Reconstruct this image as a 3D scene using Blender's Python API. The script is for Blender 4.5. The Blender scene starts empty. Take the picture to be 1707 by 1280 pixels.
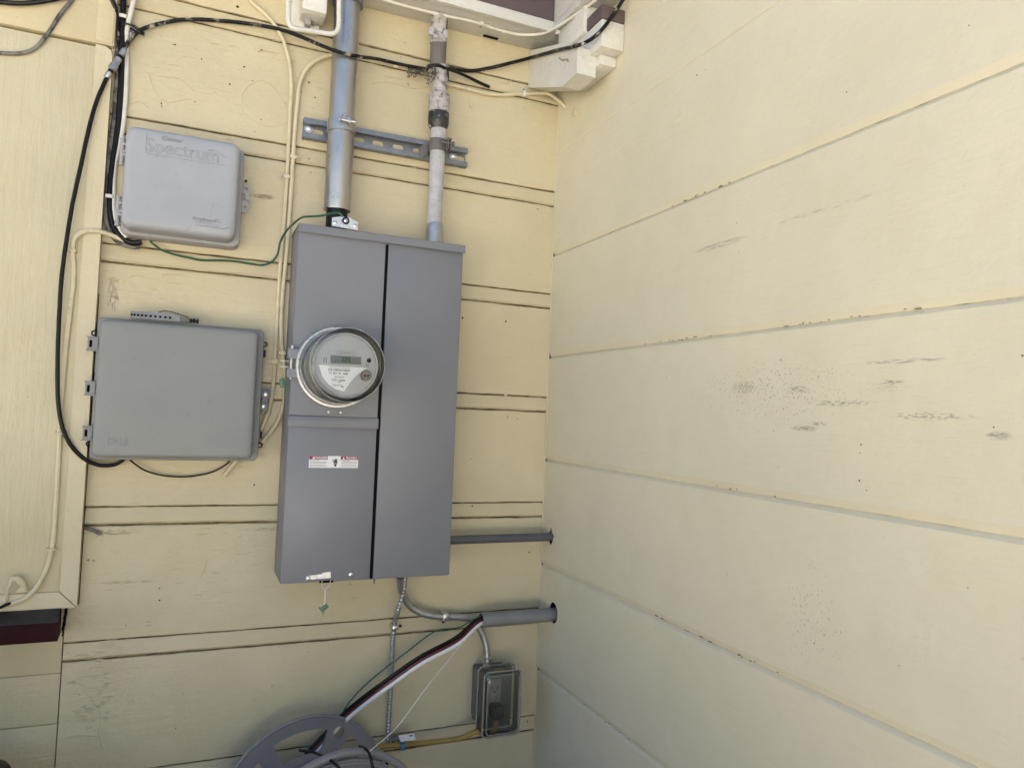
import bpy, bmesh, math, random
from mathutils import Vector, Matrix, Euler, noise as mnoise

R = math.radians
PI = math.pi
random.seed(7)
SC = bpy.context.scene
COL = SC.collection

# ------------------------------------------------------------------ camera
CAM_LOC = Vector((-0.78139, -1.59200, 1.5))
CAM_ROT = Euler((1.61324824, -0.0403824155, -0.408584727), 'XYZ')
CAM_F = 1214.34                      # focal length in pixels of a 1707 px wide frame
cam_data = bpy.data.cameras.new('camera')
cam_data.sensor_fit = 'HORIZONTAL'
cam_data.sensor_width = 36.0
cam_data.lens = CAM_F / 1707.0 * 36.0
cam_data.clip_start = 0.02
cam_data.clip_end = 500.0
cam = bpy.data.objects.new('camera', cam_data)
cam.location = CAM_LOC
cam.rotation_euler = CAM_ROT
COL.objects.link(cam)
SC.camera = cam

# ------------------------------------------------------------------ sky, sun, exposure
SUN_EL, SUN_AZ = R(60), R(25)        # azimuth from +y (behind the back wall) towards +x
world = bpy.data.worlds.new('World')
SC.world = world
world.use_nodes = True
wn = world.node_tree
bg = wn.nodes['Background']
sky = wn.nodes.new('ShaderNodeTexSky')
sky.sky_type = 'NISHITA'
sky.sun_disc = False
sky.sun_elevation = SUN_EL
sky.sun_rotation = SUN_AZ
sky.air_density = 1.0
sky.dust_density = 2.0
sky.ozone_density = 1.0
wn.links.new(sky.outputs['Color'], bg.inputs['Color'])
bg.inputs['Strength'].default_value = 0.05
sun_dir = Vector((math.sin(SUN_AZ) * math.cos(SUN_EL), math.cos(SUN_AZ) * math.cos(SUN_EL), math.sin(SUN_EL)))
sun_data = bpy.data.lights.new('sun', 'SUN')
sun_data.energy = 5.0
sun_data.angle = R(0.5)
sun_data.color = (1.0, 0.93, 0.82)
sun = bpy.data.objects.new('sun', sun_data)
sun.rotation_euler = (-sun_dir).to_track_quat('-Z', 'Y').to_euler()
sun.location = sun_dir * 20
COL.objects.link(sun)
SC.view_settings.view_transform = 'Standard'
SC.view_settings.look = 'None'
SC.view_settings.gamma = 1.0
SC.view_settings.use_curve_mapping = False
SC.view_settings.exposure = 2.55
SC.render.engine = 'CYCLES'
SC.cycles.use_denoising = True
SC.cycles.max_bounces = 10
SC.cycles.transparent_max_bounces = 16

# ------------------------------------------------------------------ pixel of the photo -> point on a plane
CAM_M = CAM_ROT.to_matrix()


def ray(px, py):
    return CAM_M @ Vector(((px - 853.5) / CAM_F, -(py - 640.0) / CAM_F, -1.0))


def at(px, py, y=0.0):               # on the plane y = const (parallel to the back wall)
    d = ray(px, py)
    return CAM_LOC + d * ((y - CAM_LOC.y) / d.y)


def atx(px, py, x=0.0):              # on the plane x = const (parallel to the right wall)
    d = ray(px, py)
    return CAM_LOC + d * ((x - CAM_LOC.x) / d.x)


# ------------------------------------------------------------------ materials
class NT:
    def __init__(s, name):
        s.mat = bpy.data.materials.new(name)
        s.mat.use_nodes = True
        s.t = s.mat.node_tree
        s.b = s.t.nodes['Principled BSDF']
        s._pos = None

    def n(s, kind, **kw):
        nd = s.t.nodes.new('ShaderNode' + kind)
        for k, v in kw.items():
            setattr(nd, k, v)
        return nd

    def l(s, a, b):
        s.t.links.new(a, b)

    def pos(s):
        if s._pos is None:
            s._pos = s.n('NewGeometry').outputs['Position']
        return s._pos

    def mapped(s, scale, off=(0, 0, 0), rot=(0, 0, 0)):
        m = s.n('Mapping')
        m.inputs['Scale'].default_value = scale
        m.inputs['Location'].default_value = off
        m.inputs['Rotation'].default_value = rot
        s.l(s.pos(), m.inputs['Vector'])
        return m.outputs['Vector']

    def noise(s, scale, detail=3.0, rough=0.5, aniso=(1, 1, 1), off=(0, 0, 0), dist=0.0):
        nd = s.n('TexNoise')
        nd.inputs['Scale'].default_value = scale
        nd.inputs['Detail'].default_value = detail
        nd.inputs['Roughness'].default_value = rough
        nd.inputs['Distortion'].default_value = dist
        s.l(s.mapped(aniso, off), nd.inputs['Vector'])
        return nd.outputs['Fac']

    def ramp(s, fac, lo, hi, a=0.0, b=1.0):
        m = s.n('MapRange')
        m.clamp = True
        m.inputs['From Min'].default_value = lo
        m.inputs['From Max'].default_value = hi
        m.inputs['To Min'].default_value = a
        m.inputs['To Max'].default_value = b
        s.l(fac, m.inputs['Value'])
        return m.outputs['Result']

    def math(s, op, a, b):
        m = s.n('Math', operation=op)
        for i, v in enumerate((a, b)):
            if isinstance(v, (int, float)):
                m.inputs[i].default_value = v
            else:
                s.l(v, m.inputs[i])
        return m.outputs[0]

    def mix(s, fac, a, b):
        m = s.n('Mix', data_type='RGBA')
        for sock, v in ((m.inputs[0], fac), (m.inputs[6], a), (m.inputs[7], b)):
            if isinstance(v, (int, float)):
                sock.default_value = v
            elif isinstance(v, (tuple, list)):
                sock.default_value = (v[0], v[1], v[2], 1)
            else:
                s.l(v, sock)
        return m.outputs[2]

    def bump(s, h, strength, dist, prev=None):
        b = s.n('Bump')
        b.inputs['Strength'].default_value = strength
        b.inputs['Distance'].default_value = dist
        s.l(h, b.inputs['Height'])
        if prev is not None:
            s.l(prev, b.inputs['Normal'])
        return b.outputs['Normal']

    def blob(s, c, rad, ang=0.0, axis='x', soft=0.0):
        # soft ellipse on a wall: 1 in the middle, 0 outside
        m = s.n('Mapping', vector_type='TEXTURE')
        m.inputs['Location'].default_value = c
        m.inputs['Rotation'].default_value = (ang, 0, 0) if axis == 'x' else (0, ang, 0)
        m.inputs['Scale'].default_value = rad
        s.l(s.pos(), m.inputs['Vector'])
        ln = s.n('VectorMath', operation='LENGTH')
        s.l(m.outputs['Vector'], ln.inputs[0])
        return s.ramp(ln.outputs['Value'], soft, 1.0, 1.0, 0.0)

    def done(s, color=None, rough=None, metal=None, normal=None, spec=None):
        for key, v in (('Base Color', color), ('Roughness', rough), ('Metallic', metal), ('Specular IOR Level', spec)):
            if v is None:
                continue
            if isinstance(v, (int, float)):
                s.b.inputs[key].default_value = v
            elif isinstance(v, (tuple, list)):
                s.b.inputs[key].default_value = (v[0], v[1], v[2], 1)
            else:
                s.l(v, s.b.inputs[key])
        if normal is not None:
            s.l(normal, s.b.inputs['Normal'])
        return s.mat


def scale_c(c, k):
    return tuple(x * k for x in c)


def paint(name, base, grain=(6, 6, 90), grain_str=0.35, lumps=0.4, dirt=0.5, var=0.12, rough=0.5, marks=(), streak=1.0):
    m = NT(name)
    big = m.noise(2.6, 4, 0.55)
    mid = m.noise(14, 4, 0.6)
    col = m.mix(m.ramp(big, 0.3, 0.7), scale_c(base, 1 - var), scale_c(base, 1 + var * 0.6))
    col = m.mix(m.ramp(mid, 0.45, 0.75, 0, 0.22), col, tuple(x * y for x, y in zip(base, (0.86, 0.82, 0.72))))
    # sparse specks of grime
    sp = m.ramp(m.noise(170, 2, 0.5, off=(3.1, 1.7, 5.2)), 0.735, 0.77)
    zone = m.ramp(m.noise(4.5, 2, 0.5, off=(9, 4, 2)), 0.42, 0.62)
    col = m.mix(m.math('MULTIPLY', m.math('MULTIPLY', sp, zone), dirt), col, (0.09, 0.07, 0.045))
    # long dry streaks along the grain
    st = m.ramp(m.noise(1.0, 5, 0.7, aniso=tuple(g * 1.3 for g in grain), off=(2, 7, 1)), 0.62, 0.8, 0, 0.16)
    col = m.mix(m.math('MULTIPLY', st, 0.55 * streak), col, scale_c(base, 0.62))
    fine = m.ramp(m.noise(1.0, 3, 0.6, aniso=tuple(g * 4.5 for g in grain), off=(6, 1, 3)), 0.56, 0.72, 0, 0.14 * streak)
    col = m.mix(fine, col, scale_c(base, 0.66))
    for (c, rad, ang, axis, thr, dens, an, tone) in marks:
        bl = m.blob(c, rad, ang, axis, 0.15)
        nz = m.ramp(m.noise(1.0, 3, 0.6, aniso=an, off=(c[1] * 7, c[2] * 5, 1)), thr, thr + 0.09)
        f = m.math('MULTIPLY', m.ramp(m.math('MULTIPLY', bl, nz), 0.0, 0.55), dens)
        col = m.mix(f, col, tone)
    h1 = m.noise(1.0, 4, 0.6, aniso=grain, dist=0.4)
    nrm = m.bump(h1, min(1.0, grain_str * 1.6), 0.0019)
    h2 = m.ramp(m.noise(60, 3, 0.55), 0.35, 0.75)
    nrm = m.bump(h2, min(1.0, lumps * 0.9), 0.0013, nrm)
    h4 = m.ramp(m.noise(190, 2, 0.5, off=(2, 9, 4)), 0.55, 0.75)
    nrm = m.bump(h4, lumps * 0.8, 0.0006, nrm)
    h3 = m.ramp(m.noise(9, 2, 0.5, off=(5, 5, 5)), 0.3, 0.7)
    nrm = m.bump(h3, lumps * 0.35, 0.005, nrm)
    rg = m.ramp(mid, 0.3, 0.7, rough - 0.08, rough + 0.1)
    return m.done(color=col, rough=rg, normal=nrm, spec=0.42)


def plain(name, color, rough=0.5, metal=0.0, var=0.08, nscale=30.0, bump=0.0, bscale=120.0, dirt=0.0, dscale=60.0,
          dthr=0.6, dcol=(0.05, 0.045, 0.035), spec=0.5, marks=()):
    m = NT(name)
    c = m.mix(m.ramp(m.noise(nscale, 4, 0.55), 0.3, 0.7), scale_c(color, 1 - var), scale_c(color, 1 + var * 0.7))
    if dirt:
        d = m.ramp(m.noise(dscale, 4, 0.65, off=(4, 2, 8)), dthr, dthr + 0.1, 0, dirt)
        c = m.mix(d, c, dcol)
    for (cc, rad, ang, axis, thr, dens, an, tone) in marks:
        bl = m.blob(cc, rad, ang, axis, 0.15)
        nz = m.ramp(m.noise(1.0, 3, 0.6, aniso=an, off=(cc[1] * 7, cc[2] * 5, 1)), thr, thr + 0.12)
        c = m.mix(m.math('MULTIPLY', m.ramp(m.math('MULTIPLY', bl, nz), 0.0, 0.6), dens), c, tone)
    nrm = m.bump(m.noise(bscale, 3, 0.5), bump, 0.001) if bump else None
    r = m.ramp(m.noise(nscale * 1.7, 3, 0.5, off=(1, 1, 1)), 0.3, 0.7, max(0.02, rough - 0.07), rough + 0.07)
    return m.done(color=c, rough=r, metal=metal, normal=nrm, spec=spec)


BACK = (0.568, 0.494, 0.328)
RIGHT = (0.640, 0.592, 0.448)  # BACK cream made paler: the glare on this wall is mixed into the colour
OCHRE_DIRT = (0.12, 0.095, 0.06)


def rm(px, py, wpx, hpx, ang, thr, dens, an, tone=(0.085, 0.08, 0.07)):
    c = atx(px, py, 0)
    a = atx(px + wpx, py, 0)
    b = atx(px, py + hpx, 0)
    return ((0, c.y, c.z), (0.05, abs(a.y - c.y), abs(b.z - c.z)), ang, 'x', thr, dens, an, tone)


right_marks = [
    rm(1285, 650, 190, 62, 0, 0.60, 0.6, (300, 300, 300)),
    rm(1350, 1030, 75, 110, 0, 0.62, 0.6, (260, 260, 260)),
    rm(1240, 646, 24, 12, 0, 0.50, 0.6, (500, 260, 800)),
    rm(1330, 649, 26, 7, 0, 0.50, 0.45, (500, 120, 800)),
    rm(1488, 637, 24, 5, 0, 0.46, 0.65, (500, 150, 900)),
    rm(1480, 645, 45, 9, 0, 0.50, 0.2, (500, 80, 800)),
    rm(1340, 714, 26, 6, 0, 0.46, 0.6, (500, 130, 900)),
    rm(1362, 706, 18, 5, 0, 0.46, 0.55, (500, 130, 900)),
    rm(1664, 726, 26, 9, 0, 0.45, 0.5, (500, 110, 800)),
    rm(1400, 672, 70, 6, 0, 0.5, 0.5, (300, 120, 500)),
    rm(1550, 694, 90, 8, 0, 0.50, 0.5, (300, 120, 500)),
    rm(1500, 602, 95, 5, 0.0, 0.47, 0.45, (300, 50, 500)),
    rm(1200, 408, 55, 6, 0, 0.46, 0.35, (300, 40, 400)),
    rm(1370, 350, 120, 5, 0, 0.50, 0.25, (300, 40, 400)),
]


def bmk(px, py, wpx, hpx, ang, thr, dens, an, tone=OCHRE_DIRT):
    c = at(px, py, 0)
    a = at(px + wpx, py, 0)
    b = at(px, py + hpx, 0)
    return ((c.x, 0, c.z), (abs(a.x - c.x), 0.05, abs(b.z - c.z)), ang, 'y', thr, dens, an, tone)


back_marks = [
    bmk(210, 970, 60, 4, 0.0, 0.46, 0.4, (50, 300, 500)),
    bmk(190, 886, 55, 6, 0.0, 0.48, 0.45, (60, 300, 400)),
    bmk(440, 328, 22, 5, 0.0, 0.42, 0.6, (60, 300, 500)),
    bmk(190, 495, 10, 30, 0.0, 0.47, 0.7, (500, 300, 60)),
    bmk(300, 820, 150, 25, 0.0, 0.62, 0.22, (120, 300, 300)),
    bmk(440, 882, 40, 4, 0.0, 0.47, 0.4, (60, 300, 500)),
    bmk(160, 1170, 50, 70, 0.0, 0.55, 0.35, (40, 300, 90), (0.2, 0.19, 0.17)),
]

M = {}
M['back'] = paint('cream_paint', BACK, grain=(7, 7, 110), grain_str=0.42, lumps=0.55, dirt=0.55, marks=back_marks)
M['right'] = paint('cream_paint_with_glare', RIGHT, grain=(5, 5, 60), grain_str=0.16, lumps=0.3, dirt=0.35, var=0.06, marks=right_marks)
M['ply'] = paint('cream_paint_on_rough_plywood', (0.58, 0.518, 0.352), streak=0.25, grain=(85, 85, 9), grain_str=0.95, lumps=0.35, dirt=0.35)
M['ply_top'] = paint('cream_paint_on_plywood', (0.56, 0.475, 0.30), grain=(7, 7, 80), grain_str=0.45, lumps=0.35, dirt=0.3)
M['trim'] = paint('cream_trim_paint', (0.585, 0.515, 0.35), grain=(60, 60, 5), grain_str=0.3, lumps=0.5, dirt=0.7)
M['white'] = paint('white_eave_paint', (0.62, 0.605, 0.55), grain=(12, 60, 60), grain_str=0.9, lumps=1.0, dirt=1.0, var=0.14, rough=0.55)
M['sheath'] = plain('dark_gap', (0.05, 0.04, 0.022), 0.9)
M['groove'] = plain('grimy_groove_paint', (0.15, 0.112, 0.055), 0.8, var=0.6, nscale=25, dirt=0.95, dscale=14, dthr=0.5, dcol=(0.04, 0.03, 0.015))
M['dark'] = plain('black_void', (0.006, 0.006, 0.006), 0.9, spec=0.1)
M['hole'] = plain('dark_hole', (0.02, 0.016, 0.01), 0.9, spec=0.1)
M['speck'] = plain('brown_speck', (0.075, 0.062, 0.042), 0.9, var=0.6, nscale=15)
M['seam'] = plain('grimy_seam', (0.56, 0.49, 0.34), 0.7, var=0.2, nscale=25, dirt=0.8, dscale=18, dthr=0.54, dcol=(0.20, 0.165, 0.10))
M['brown'] = plain('brown_fascia_paint', (0.10, 0.072, 0.075), 0.45, bump=0.2)
M['sill'] = plain('dark_red_sill_paint', (0.026, 0.0052, 0.0075), 0.7, bump=0.4, bscale=60, var=0.3, spec=0.12)
M['silltop'] = plain('weathered_sill_top', (0.022, 0.021, 0.025), 0.5, bump=0.5, bscale=40, var=0.4, spec=0.3)
M['enamel'] = plain('grey_enamel', (0.178, 0.184, 0.210), 0.45, var=0.06, nscale=6, bump=0.08, bscale=300, dirt=0.25, dscale=90, dthr=0.66, dcol=(0.08, 0.08, 0.085), marks=[
    bmk(560, 820, 90, 120, 0, 0.56, 0.16, (170, 170, 9), (0.33, 0.33, 0.33)),
    bmk(550, 930, 90, 40, 0, 0.60, 0.3, (210, 210, 210), (0.07, 0.07, 0.07)),
    bmk(560, 470, 80, 80, 0, 0.58, 0.15, (150, 150, 8), (0.34, 0.34, 0.34))])
M['enamel2'] = plain('grey_enamel_door', (0.166, 0.172, 0.193), 0.45, var=0.06, nscale=5, bump=0.08, bscale=300, dirt=0.25, dscale=80, dthr=0.66, dcol=(0.08, 0.08, 0.085), marks=[
    bmk(700, 600, 70, 230, 0, 0.57, 0.16, (150, 150, 7), (0.33, 0.33, 0.33)),
    bmk(690, 900, 70, 60, 0, 0.60, 0.25, (210, 210, 210), (0.07, 0.07, 0.07))])
M['zinc'] = plain('zinc_plated_steel', (0.62, 0.62, 0.64), 0.33, 1.0, var=0.2, nscale=90, bump=0.1, bscale=400)
M['lug'] = plain('dull_zinc', (0.21, 0.22, 0.245), 0.5, 0.3, var=0.1)
M['galv'] = plain('galvanised_steel', (0.43, 0.42, 0.41), 0.34, 0.9, var=0.07, nscale=25, dirt=0.18, dscale=130, dthr=0.66, dcol=(0.25, 0.25, 0.25))
M['strut'] = plain('galvanised_strut', (0.22, 0.235, 0.26), 0.45, 0.7, var=0.15, nscale=70)
M['emt'] = plain('dull_conduit_steel', (0.40, 0.41, 0.42), 0.42, 0.8, var=0.15, nscale=60)
M['barmetal'] = plain('dull_bar_metal', (0.20, 0.20, 0.215), 0.5, 0.2, var=0.15)
M['pvc'] = plain('grey_pvc', (0.20, 0.20, 0.20), 0.4, var=0.08, dirt=0.3, dscale=40)
M['darkpipe'] = plain('painted_dark_conduit', (0.085, 0.085, 0.095), 0.4, var=0.2)
M['oldpipe'] = plain('flaking_pipe_paint', (0.42, 0.40, 0.38), 0.6, var=0.25, nscale=40, bump=1.0, bscale=110, dirt=0.85, dscale=85, dthr=0.52, dcol=(0.10, 0.09, 0.085))
M['oldpipe_low'] = plain('grey_white_pipe_paint', (0.42, 0.41, 0.425), 0.55, var=0.15, nscale=40, bump=0.7, bscale=200, dirt=0.6, dscale=120, dthr=0.585, dcol=(0.16, 0.16, 0.15))
M['bare'] = plain('bare_weathered_pipe', (0.135, 0.125, 0.115), 0.65, var=0.2, bump=0.4, bscale=150)
M['band'] = plain('black_pipe_band', (0.03, 0.03, 0.028), 0.4, var=0.4, dirt=0.9, dscale=60, dthr=0.585, dcol=(0.45, 0.44, 0.42))
M['plastA'] = plain('pale_grey_plastic', (0.325, 0.337, 0.366), 0.5, var=0.07, nscale=8, bump=0.12, bscale=700, dirt=0.35, dscale=55, dthr=0.62, dcol=(0.22, 0.21, 0.19), marks=[
    bmk(300, 392, 110, 14, 0.16, 0.50, 0.75, (90, 90, 160), (0.09, 0.085, 0.065)),
    bmk(255, 375, 60, 22, 0, 0.60, 0.6, (260, 260, 260), (0.10, 0.095, 0.08)),
    bmk(297, 375, 18, 22, 0, 0.55, 0.6, (300, 300, 300), (0.07, 0.07, 0.055)),
    bmk(365, 248, 60, 12, 0.16, 0.48, 0.55, (150, 150, 260), (0.13, 0.135, 0.115)),
    bmk(290, 345, 22, 14, 0, 0.55, 0.35, (200, 200, 200), (0.15, 0.15, 0.14))])
M['plastA_base'] = plain('pale_grey_plastic_base', (0.32, 0.315, 0.325), 0.55, var=0.08, nscale=12, dirt=0.4, dscale=60, dthr=0.58, dcol=(0.25, 0.23, 0.19))
M['plastB'] = plain('green_grey_plastic', (0.205, 0.212, 0.203), 0.45, var=0.05, nscale=8, bump=0.06, bscale=500, dirt=0.4, dscale=70, dthr=0.63, dcol=(0.12, 0.13, 0.125), marks=[
    bmk(300, 566, 130, 20, 0.06, 0.56, 0.7, (230, 230, 230), (0.085, 0.095, 0.088)),
    bmk(310, 585, 140, 55, 0, 0.58, 0.35, (190, 190, 14), (0.12, 0.13, 0.12)),
    bmk(290, 757, 140, 7, 0.01, 0.50, 0.7, (140, 140, 300), (0.06, 0.055, 0.04))])
M['plastB_base'] = plain('green_grey_plastic_base', (0.21, 0.217, 0.21), 0.5, var=0.06, nscale=12, dirt=0.4, dscale=60, dthr=0.6)
M['emboss'] = plain('embossed_plastic_edge', (0.303, 0.314, 0.342), 0.55)
M['embossB'] = plain('embossed_mark', (0.17, 0.18, 0.172), 0.5)
M['black'] = plain('black_cable', (0.0042, 0.0042, 0.0052), 0.42, var=0.3, nscale=200, spec=0.28)
M['blackpaint'] = plain('paint_spattered_black_cable', (0.0055, 0.0055, 0.007), 0.45, var=0.3, dirt=0.9, dscale=38, dthr=0.575, dcol=(0.42, 0.38, 0.29), spec=0.28)
M['greycable'] = plain('paint_streaked_grey_cable', (0.17, 0.16, 0.145), 0.6, var=0.35, bump=0.5, dirt=0.85, dscale=45, dthr=0.5, dcol=(0.02, 0.02, 0.02))
M['cream'] = plain('cream_painted_cable', (0.60, 0.53, 0.36), 0.5, var=0.1, bump=0.3, dirt=0.25, dscale=80)
M['whitecable'] = plain('white_cable', (0.62, 0.60, 0.54), 0.45, var=0.1, bump=0.1)
M['green'] = plain('green_wire', (0.010, 0.085, 0.045), 0.4, var=0.15)
M['red'] = plain('red_wire', (0.085, 0.005, 0.010), 0.4, var=0.2)
M['white_wire'] = plain('white_wire', (0.72, 0.70, 0.70), 0.4, var=0.05)
M['yellow'] = plain('ochre_cord', (0.30, 0.19, 0.04), 0.5, var=0.2, dirt=0.3, dscale=80)
M['string'] = plain('white_string', (0.7, 0.66, 0.62), 0.8)
M['screw'] = plain('screw_metal', (0.45, 0.44, 0.42), 0.35, 1.0, var=0.2, nscale=200)
M['reel'] = plain('grey_reel_plastic', (0.19, 0.187, 0.20), 0.42, var=0.08, nscale=10)
M['reel_edge'] = plain('pale_reel_rim', (0.20, 0.195, 0.20), 0.4, var=0.08, nscale=10)
M['face'] = plain('meter_faceplate', (0.36, 0.36, 0.385), 0.45, var=0.03)
M['brightzinc'] = plain('bright_zinc', (0.50, 0.50, 0.49), 0.3, 0.6, var=0.05)
M['meterring'] = plain('meter_inner_ring', (0.50, 0.51, 0.47), 0.35, var=0.05)
M['label'] = plain('white_label', (0.72, 0.72, 0.75), 0.45, var=0.03)
M['ink'] = plain('black_ink', (0.008, 0.008, 0.01), 0.6)
M['ink2'] = plain('grey_ink', (0.12, 0.115, 0.12), 0.6)
M['lcd'] = plain('lcd_glass', (0.105, 0.118, 0.118), 0.2, var=0.05)
M['labelred'] = plain('label_red', (0.24, 0.018, 0.045), 0.45, var=0.05)
M['port'] = plain('brown_optical_port', (0.16, 0.13, 0.115), 0.4)
M['mesh_green'] = plain('green_seal_plastic', (0.05, 0.16, 0.11), 0.4)
M['concrete'] = plain('pale_concrete', (0.60, 0.575, 0.52), 0.85, var=0.12, nscale=2.0, bump=0.3, bscale=60, dirt=0.3, dscale=8)
M['soil'] = plain('added_bed_soil', (0.21, 0.165, 0.105), 0.95, var=0.4, nscale=6.0, bump=1.0, bscale=40)
M['outlet_white'] = plain('ivory_outlet', (0.36, 0.35, 0.32), 0.4)
M['boxgrey'] = plain('grey_cast_box', (0.16, 0.165, 0.17), 0.45, 0.3, var=0.15)
M['blue'] = plain('blue_tape', (0.05, 0.16, 0.26), 0.5)


def clear_mat(name, tint=(0.9, 0.92, 0.92), ior=1.45, rough=0.05, spec_floor=0.05):
    m = NT(name)
    tr = m.n('BsdfTransparent')
    tr.inputs['Color'].default_value = (*tint, 1)
    gl = m.n('BsdfGlossy')
    gl.inputs['Roughness'].default_value = rough
    fr = m.n('Fresnel')
    fr.inputs['IOR'].default_value = ior
    f = m.math('ADD', fr.outputs[0], spec_floor)
    nrm = m.bump(m.noise(35, 2, 0.5), 0.15, 0.001)
    m.l(nrm, gl.inputs['Normal'])
    mx = m.n('MixShader')
    m.l(f, mx.inputs[0])
    m.l(tr.outputs[0], mx.inputs[1])
    m.l(gl.outputs[0], mx.inputs[2])
    m.l(mx.outputs[0], m.t.nodes['Material Output'].inputs['Surface'])
    return m.mat


M['glass'] = clear_mat('clear_meter_cover', (0.93, 0.95, 0.94), 1.4, 0.04, 0.01)
M['clear'] = clear_mat('smoky_clear_plastic', (0.62, 0.63, 0.60), 1.45, 0.18, 0.10)
def rim_mat(name, col, f):
    m = NT(name)
    m.done(color=col, rough=0.25)
    tr = m.n('BsdfTransparent')
    mx = m.n('MixShader')
    mx.inputs[0].default_value = f
    m.l(tr.outputs[0], mx.inputs[1])
    m.l(m.b.outputs[0], mx.inputs[2])
    m.l(mx.outputs[0], m.t.nodes['Material Output'].inputs['Surface'])
    return m.mat


M['cleanrim'] = rim_mat('clear_plastic_rim', (0.34, 0.33, 0.28), 0.6)
M['glassrim'] = rim_mat('clear_glass_rim', (0.50, 0.51, 0.49), 0.26)


# ------------------------------------------------------------------ mesh helpers
class MB:
    def __init__(s):
        s.v, s.f = [], []

    def add(s, vs, fs):
        o = len(s.v)
        s.v += [Vector(v) for v in vs]
        s.f += [tuple(i + o for i in f) for f in fs]
        return s

    def bm_add(s, bm):
        bm.verts.index_update()
        s.add([v.co.copy() for v in bm.verts], [[v.index for v in f.verts] for f in bm.faces])
        bm.free()
        return s

    def box(s, x0, y0, z0, x1, y1, z1, bevel=0.0, seg=2, mat=None):
        x0, x1 = min(x0, x1), max(x0, x1)
        y0, y1 = min(y0, y1), max(y0, y1)
        z0, z1 = min(z0, z1), max(z0, z1)
        bm = bmesh.new()
        vs = [bm.verts.new(p) for p in ((x0, y0, z0), (x1, y0, z0), (x1, y1, z0), (x0, y1, z0),
                                        (x0, y0, z1), (x1, y0, z1), (x1, y1, z1), (x0, y1, z1))]
        for f in ((0, 3, 2, 1), (4, 5, 6, 7), (0, 1, 5, 4), (1, 2, 6, 5), (2, 3, 7, 6), (3, 0, 4, 7)):
            bm.faces.new([vs[i] for i in f])
        if bevel:
            bmesh.ops.bevel(bm, geom=bm.edges[:], offset=bevel, segments=seg, profile=0.5, affect='EDGES')
        if mat is not None:
            bm.transform(mat)
        return s.bm_add(bm)

    def tube(s, pts, r, n=8, cap=True, rings=None):
        pts = [Vector(p) for p in pts]
        m = len(pts)
        rr = r if isinstance(r, (list, tuple)) else [r] * m
        tans = []
        for i in range(m):
            a = pts[max(0, i - 1)]
            b = pts[min(m - 1, i + 1)]
            t = (b - a)
            tans.append(t.normalized() if t.length > 1e-9 else Vector((0, 0, 1)))
        ref = Vector((0, -1, 0)) if abs(tans[0].y) < 0.9 else Vector((0, 0, 1))
        u = (ref - tans[0] * ref.dot(tans[0])).normalized()
        vs, fs = [], []
        for i in range(m):
            u = (u - tans[i] * u.dot(tans[i]))
            u = u.normalized() if u.length > 1e-6 else tans[i].orthogonal().normalized()
            w = tans[i].cross(u)
            for k in range(n):
                a = 2 * PI * k / n
                vs.append(pts[i] + (u * math.cos(a) + w * math.sin(a)) * rr[i])
        for i in range(m - 1):
            for k in range(n):
                k2 = (k + 1) % n
                fs.append((i * n + k, i * n + k2, (i + 1) * n + k2, (i + 1) * n + k))
        if cap:
            fs.append(tuple(reversed(range(n))))
            fs.append(tuple((m - 1) * n + k for k in range(n)))
        return s.add(vs, fs)

    def cable(s, pts, r, n=8, sub=6, wob=0.0):
        return s.tube(spline(pts, sub, wob), r, n)

    def lathe(s, prof, origin, axis='z', n=32, closed=False):
        # prof: (radius, height along axis)
        o = Vector(origin)
        vs, fs = [], []
        for (r, h) in prof:
            for k in range(n):
                a = 2 * PI * k / n
                c, d = math.cos(a) * r, math.sin(a) * r
                p = {'z': (c, d, h), 'y': (c, h, -d), 'x': (h, c, d)}[axis]
                vs.append(o + Vector(p))
        m = len(prof)
        for i in range(m - 1):
            for k in range(n):
                k2 = (k + 1) % n
                fs.append((i * n + k, i * n + k2, (i + 1) * n + k2, (i + 1) * n + k))
        if not closed:
            fs.append(tuple(reversed(range(n))))
            fs.append(tuple((m - 1) * n + k for k in range(n)))
        return s.add(vs, fs)

    def torus(s, c, R0, r, axis='y', n=40, k=8, a0=0.0, a1=2 * PI):
        full = abs(a1 - a0 - 2 * PI) < 1e-6
        cnt = n if full else n + 1
        pts = []
        for i in range(cnt + (1 if full else 0)):
            a = a0 + (a1 - a0) * i / n
            q = {'y': (math.cos(a) * R0, 0, math.sin(a) * R0), 'z': (math.cos(a) * R0, math.sin(a) * R0, 0),
                 'x': (0, math.cos(a) * R0, math.sin(a) * R0)}[axis]
            pts.append(Vector(c) + Vector(q))
        return s.tube(pts, r, k, cap=not full)

    def prism(s, outer, holes, w0, w1, fr, side=True):
        # outline in (u, v), extruded w0 -> w1; fr(u, v, w) -> point
        bm = bmesh.new()
        loops = [outer] + list(holes)
        allv = []
        for lp in loops:
            vs = [bm.verts.new((p[0], p[1], 0)) for p in lp]
            for i in range(len(vs)):
                bm.edges.new((vs[i], vs[(i + 1) % len(vs)]))
            allv.append(vs)
        bmesh.ops.triangle_fill(bm, use_beauty=True, edges=bm.edges[:], normal=(0, 0, 1))
        bm.verts.index_update()
        tris = [[v.index for v in f.verts] for f in bm.faces]
        pts = [(v.co.x, v.co.y) for v in bm.verts]
        idx = [[v.index for v in vs] for vs in allv]
        bm.free()
        n = len(pts)
        vs = [fr(p[0], p[1], w0) for p in pts] + [fr(p[0], p[1], w1) for p in pts]
        fs = [tuple(t) for t in tris] + [tuple(i + n for i in reversed(t)) for t in tris]
        if side:
            for lp in idx:
                m = len(lp)
                for i in range(m):
                    a, b = lp[i], lp[(i + 1) % m]
                    fs.append((a, b, b + n, a + n))
        return s.add(vs, fs)

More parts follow.
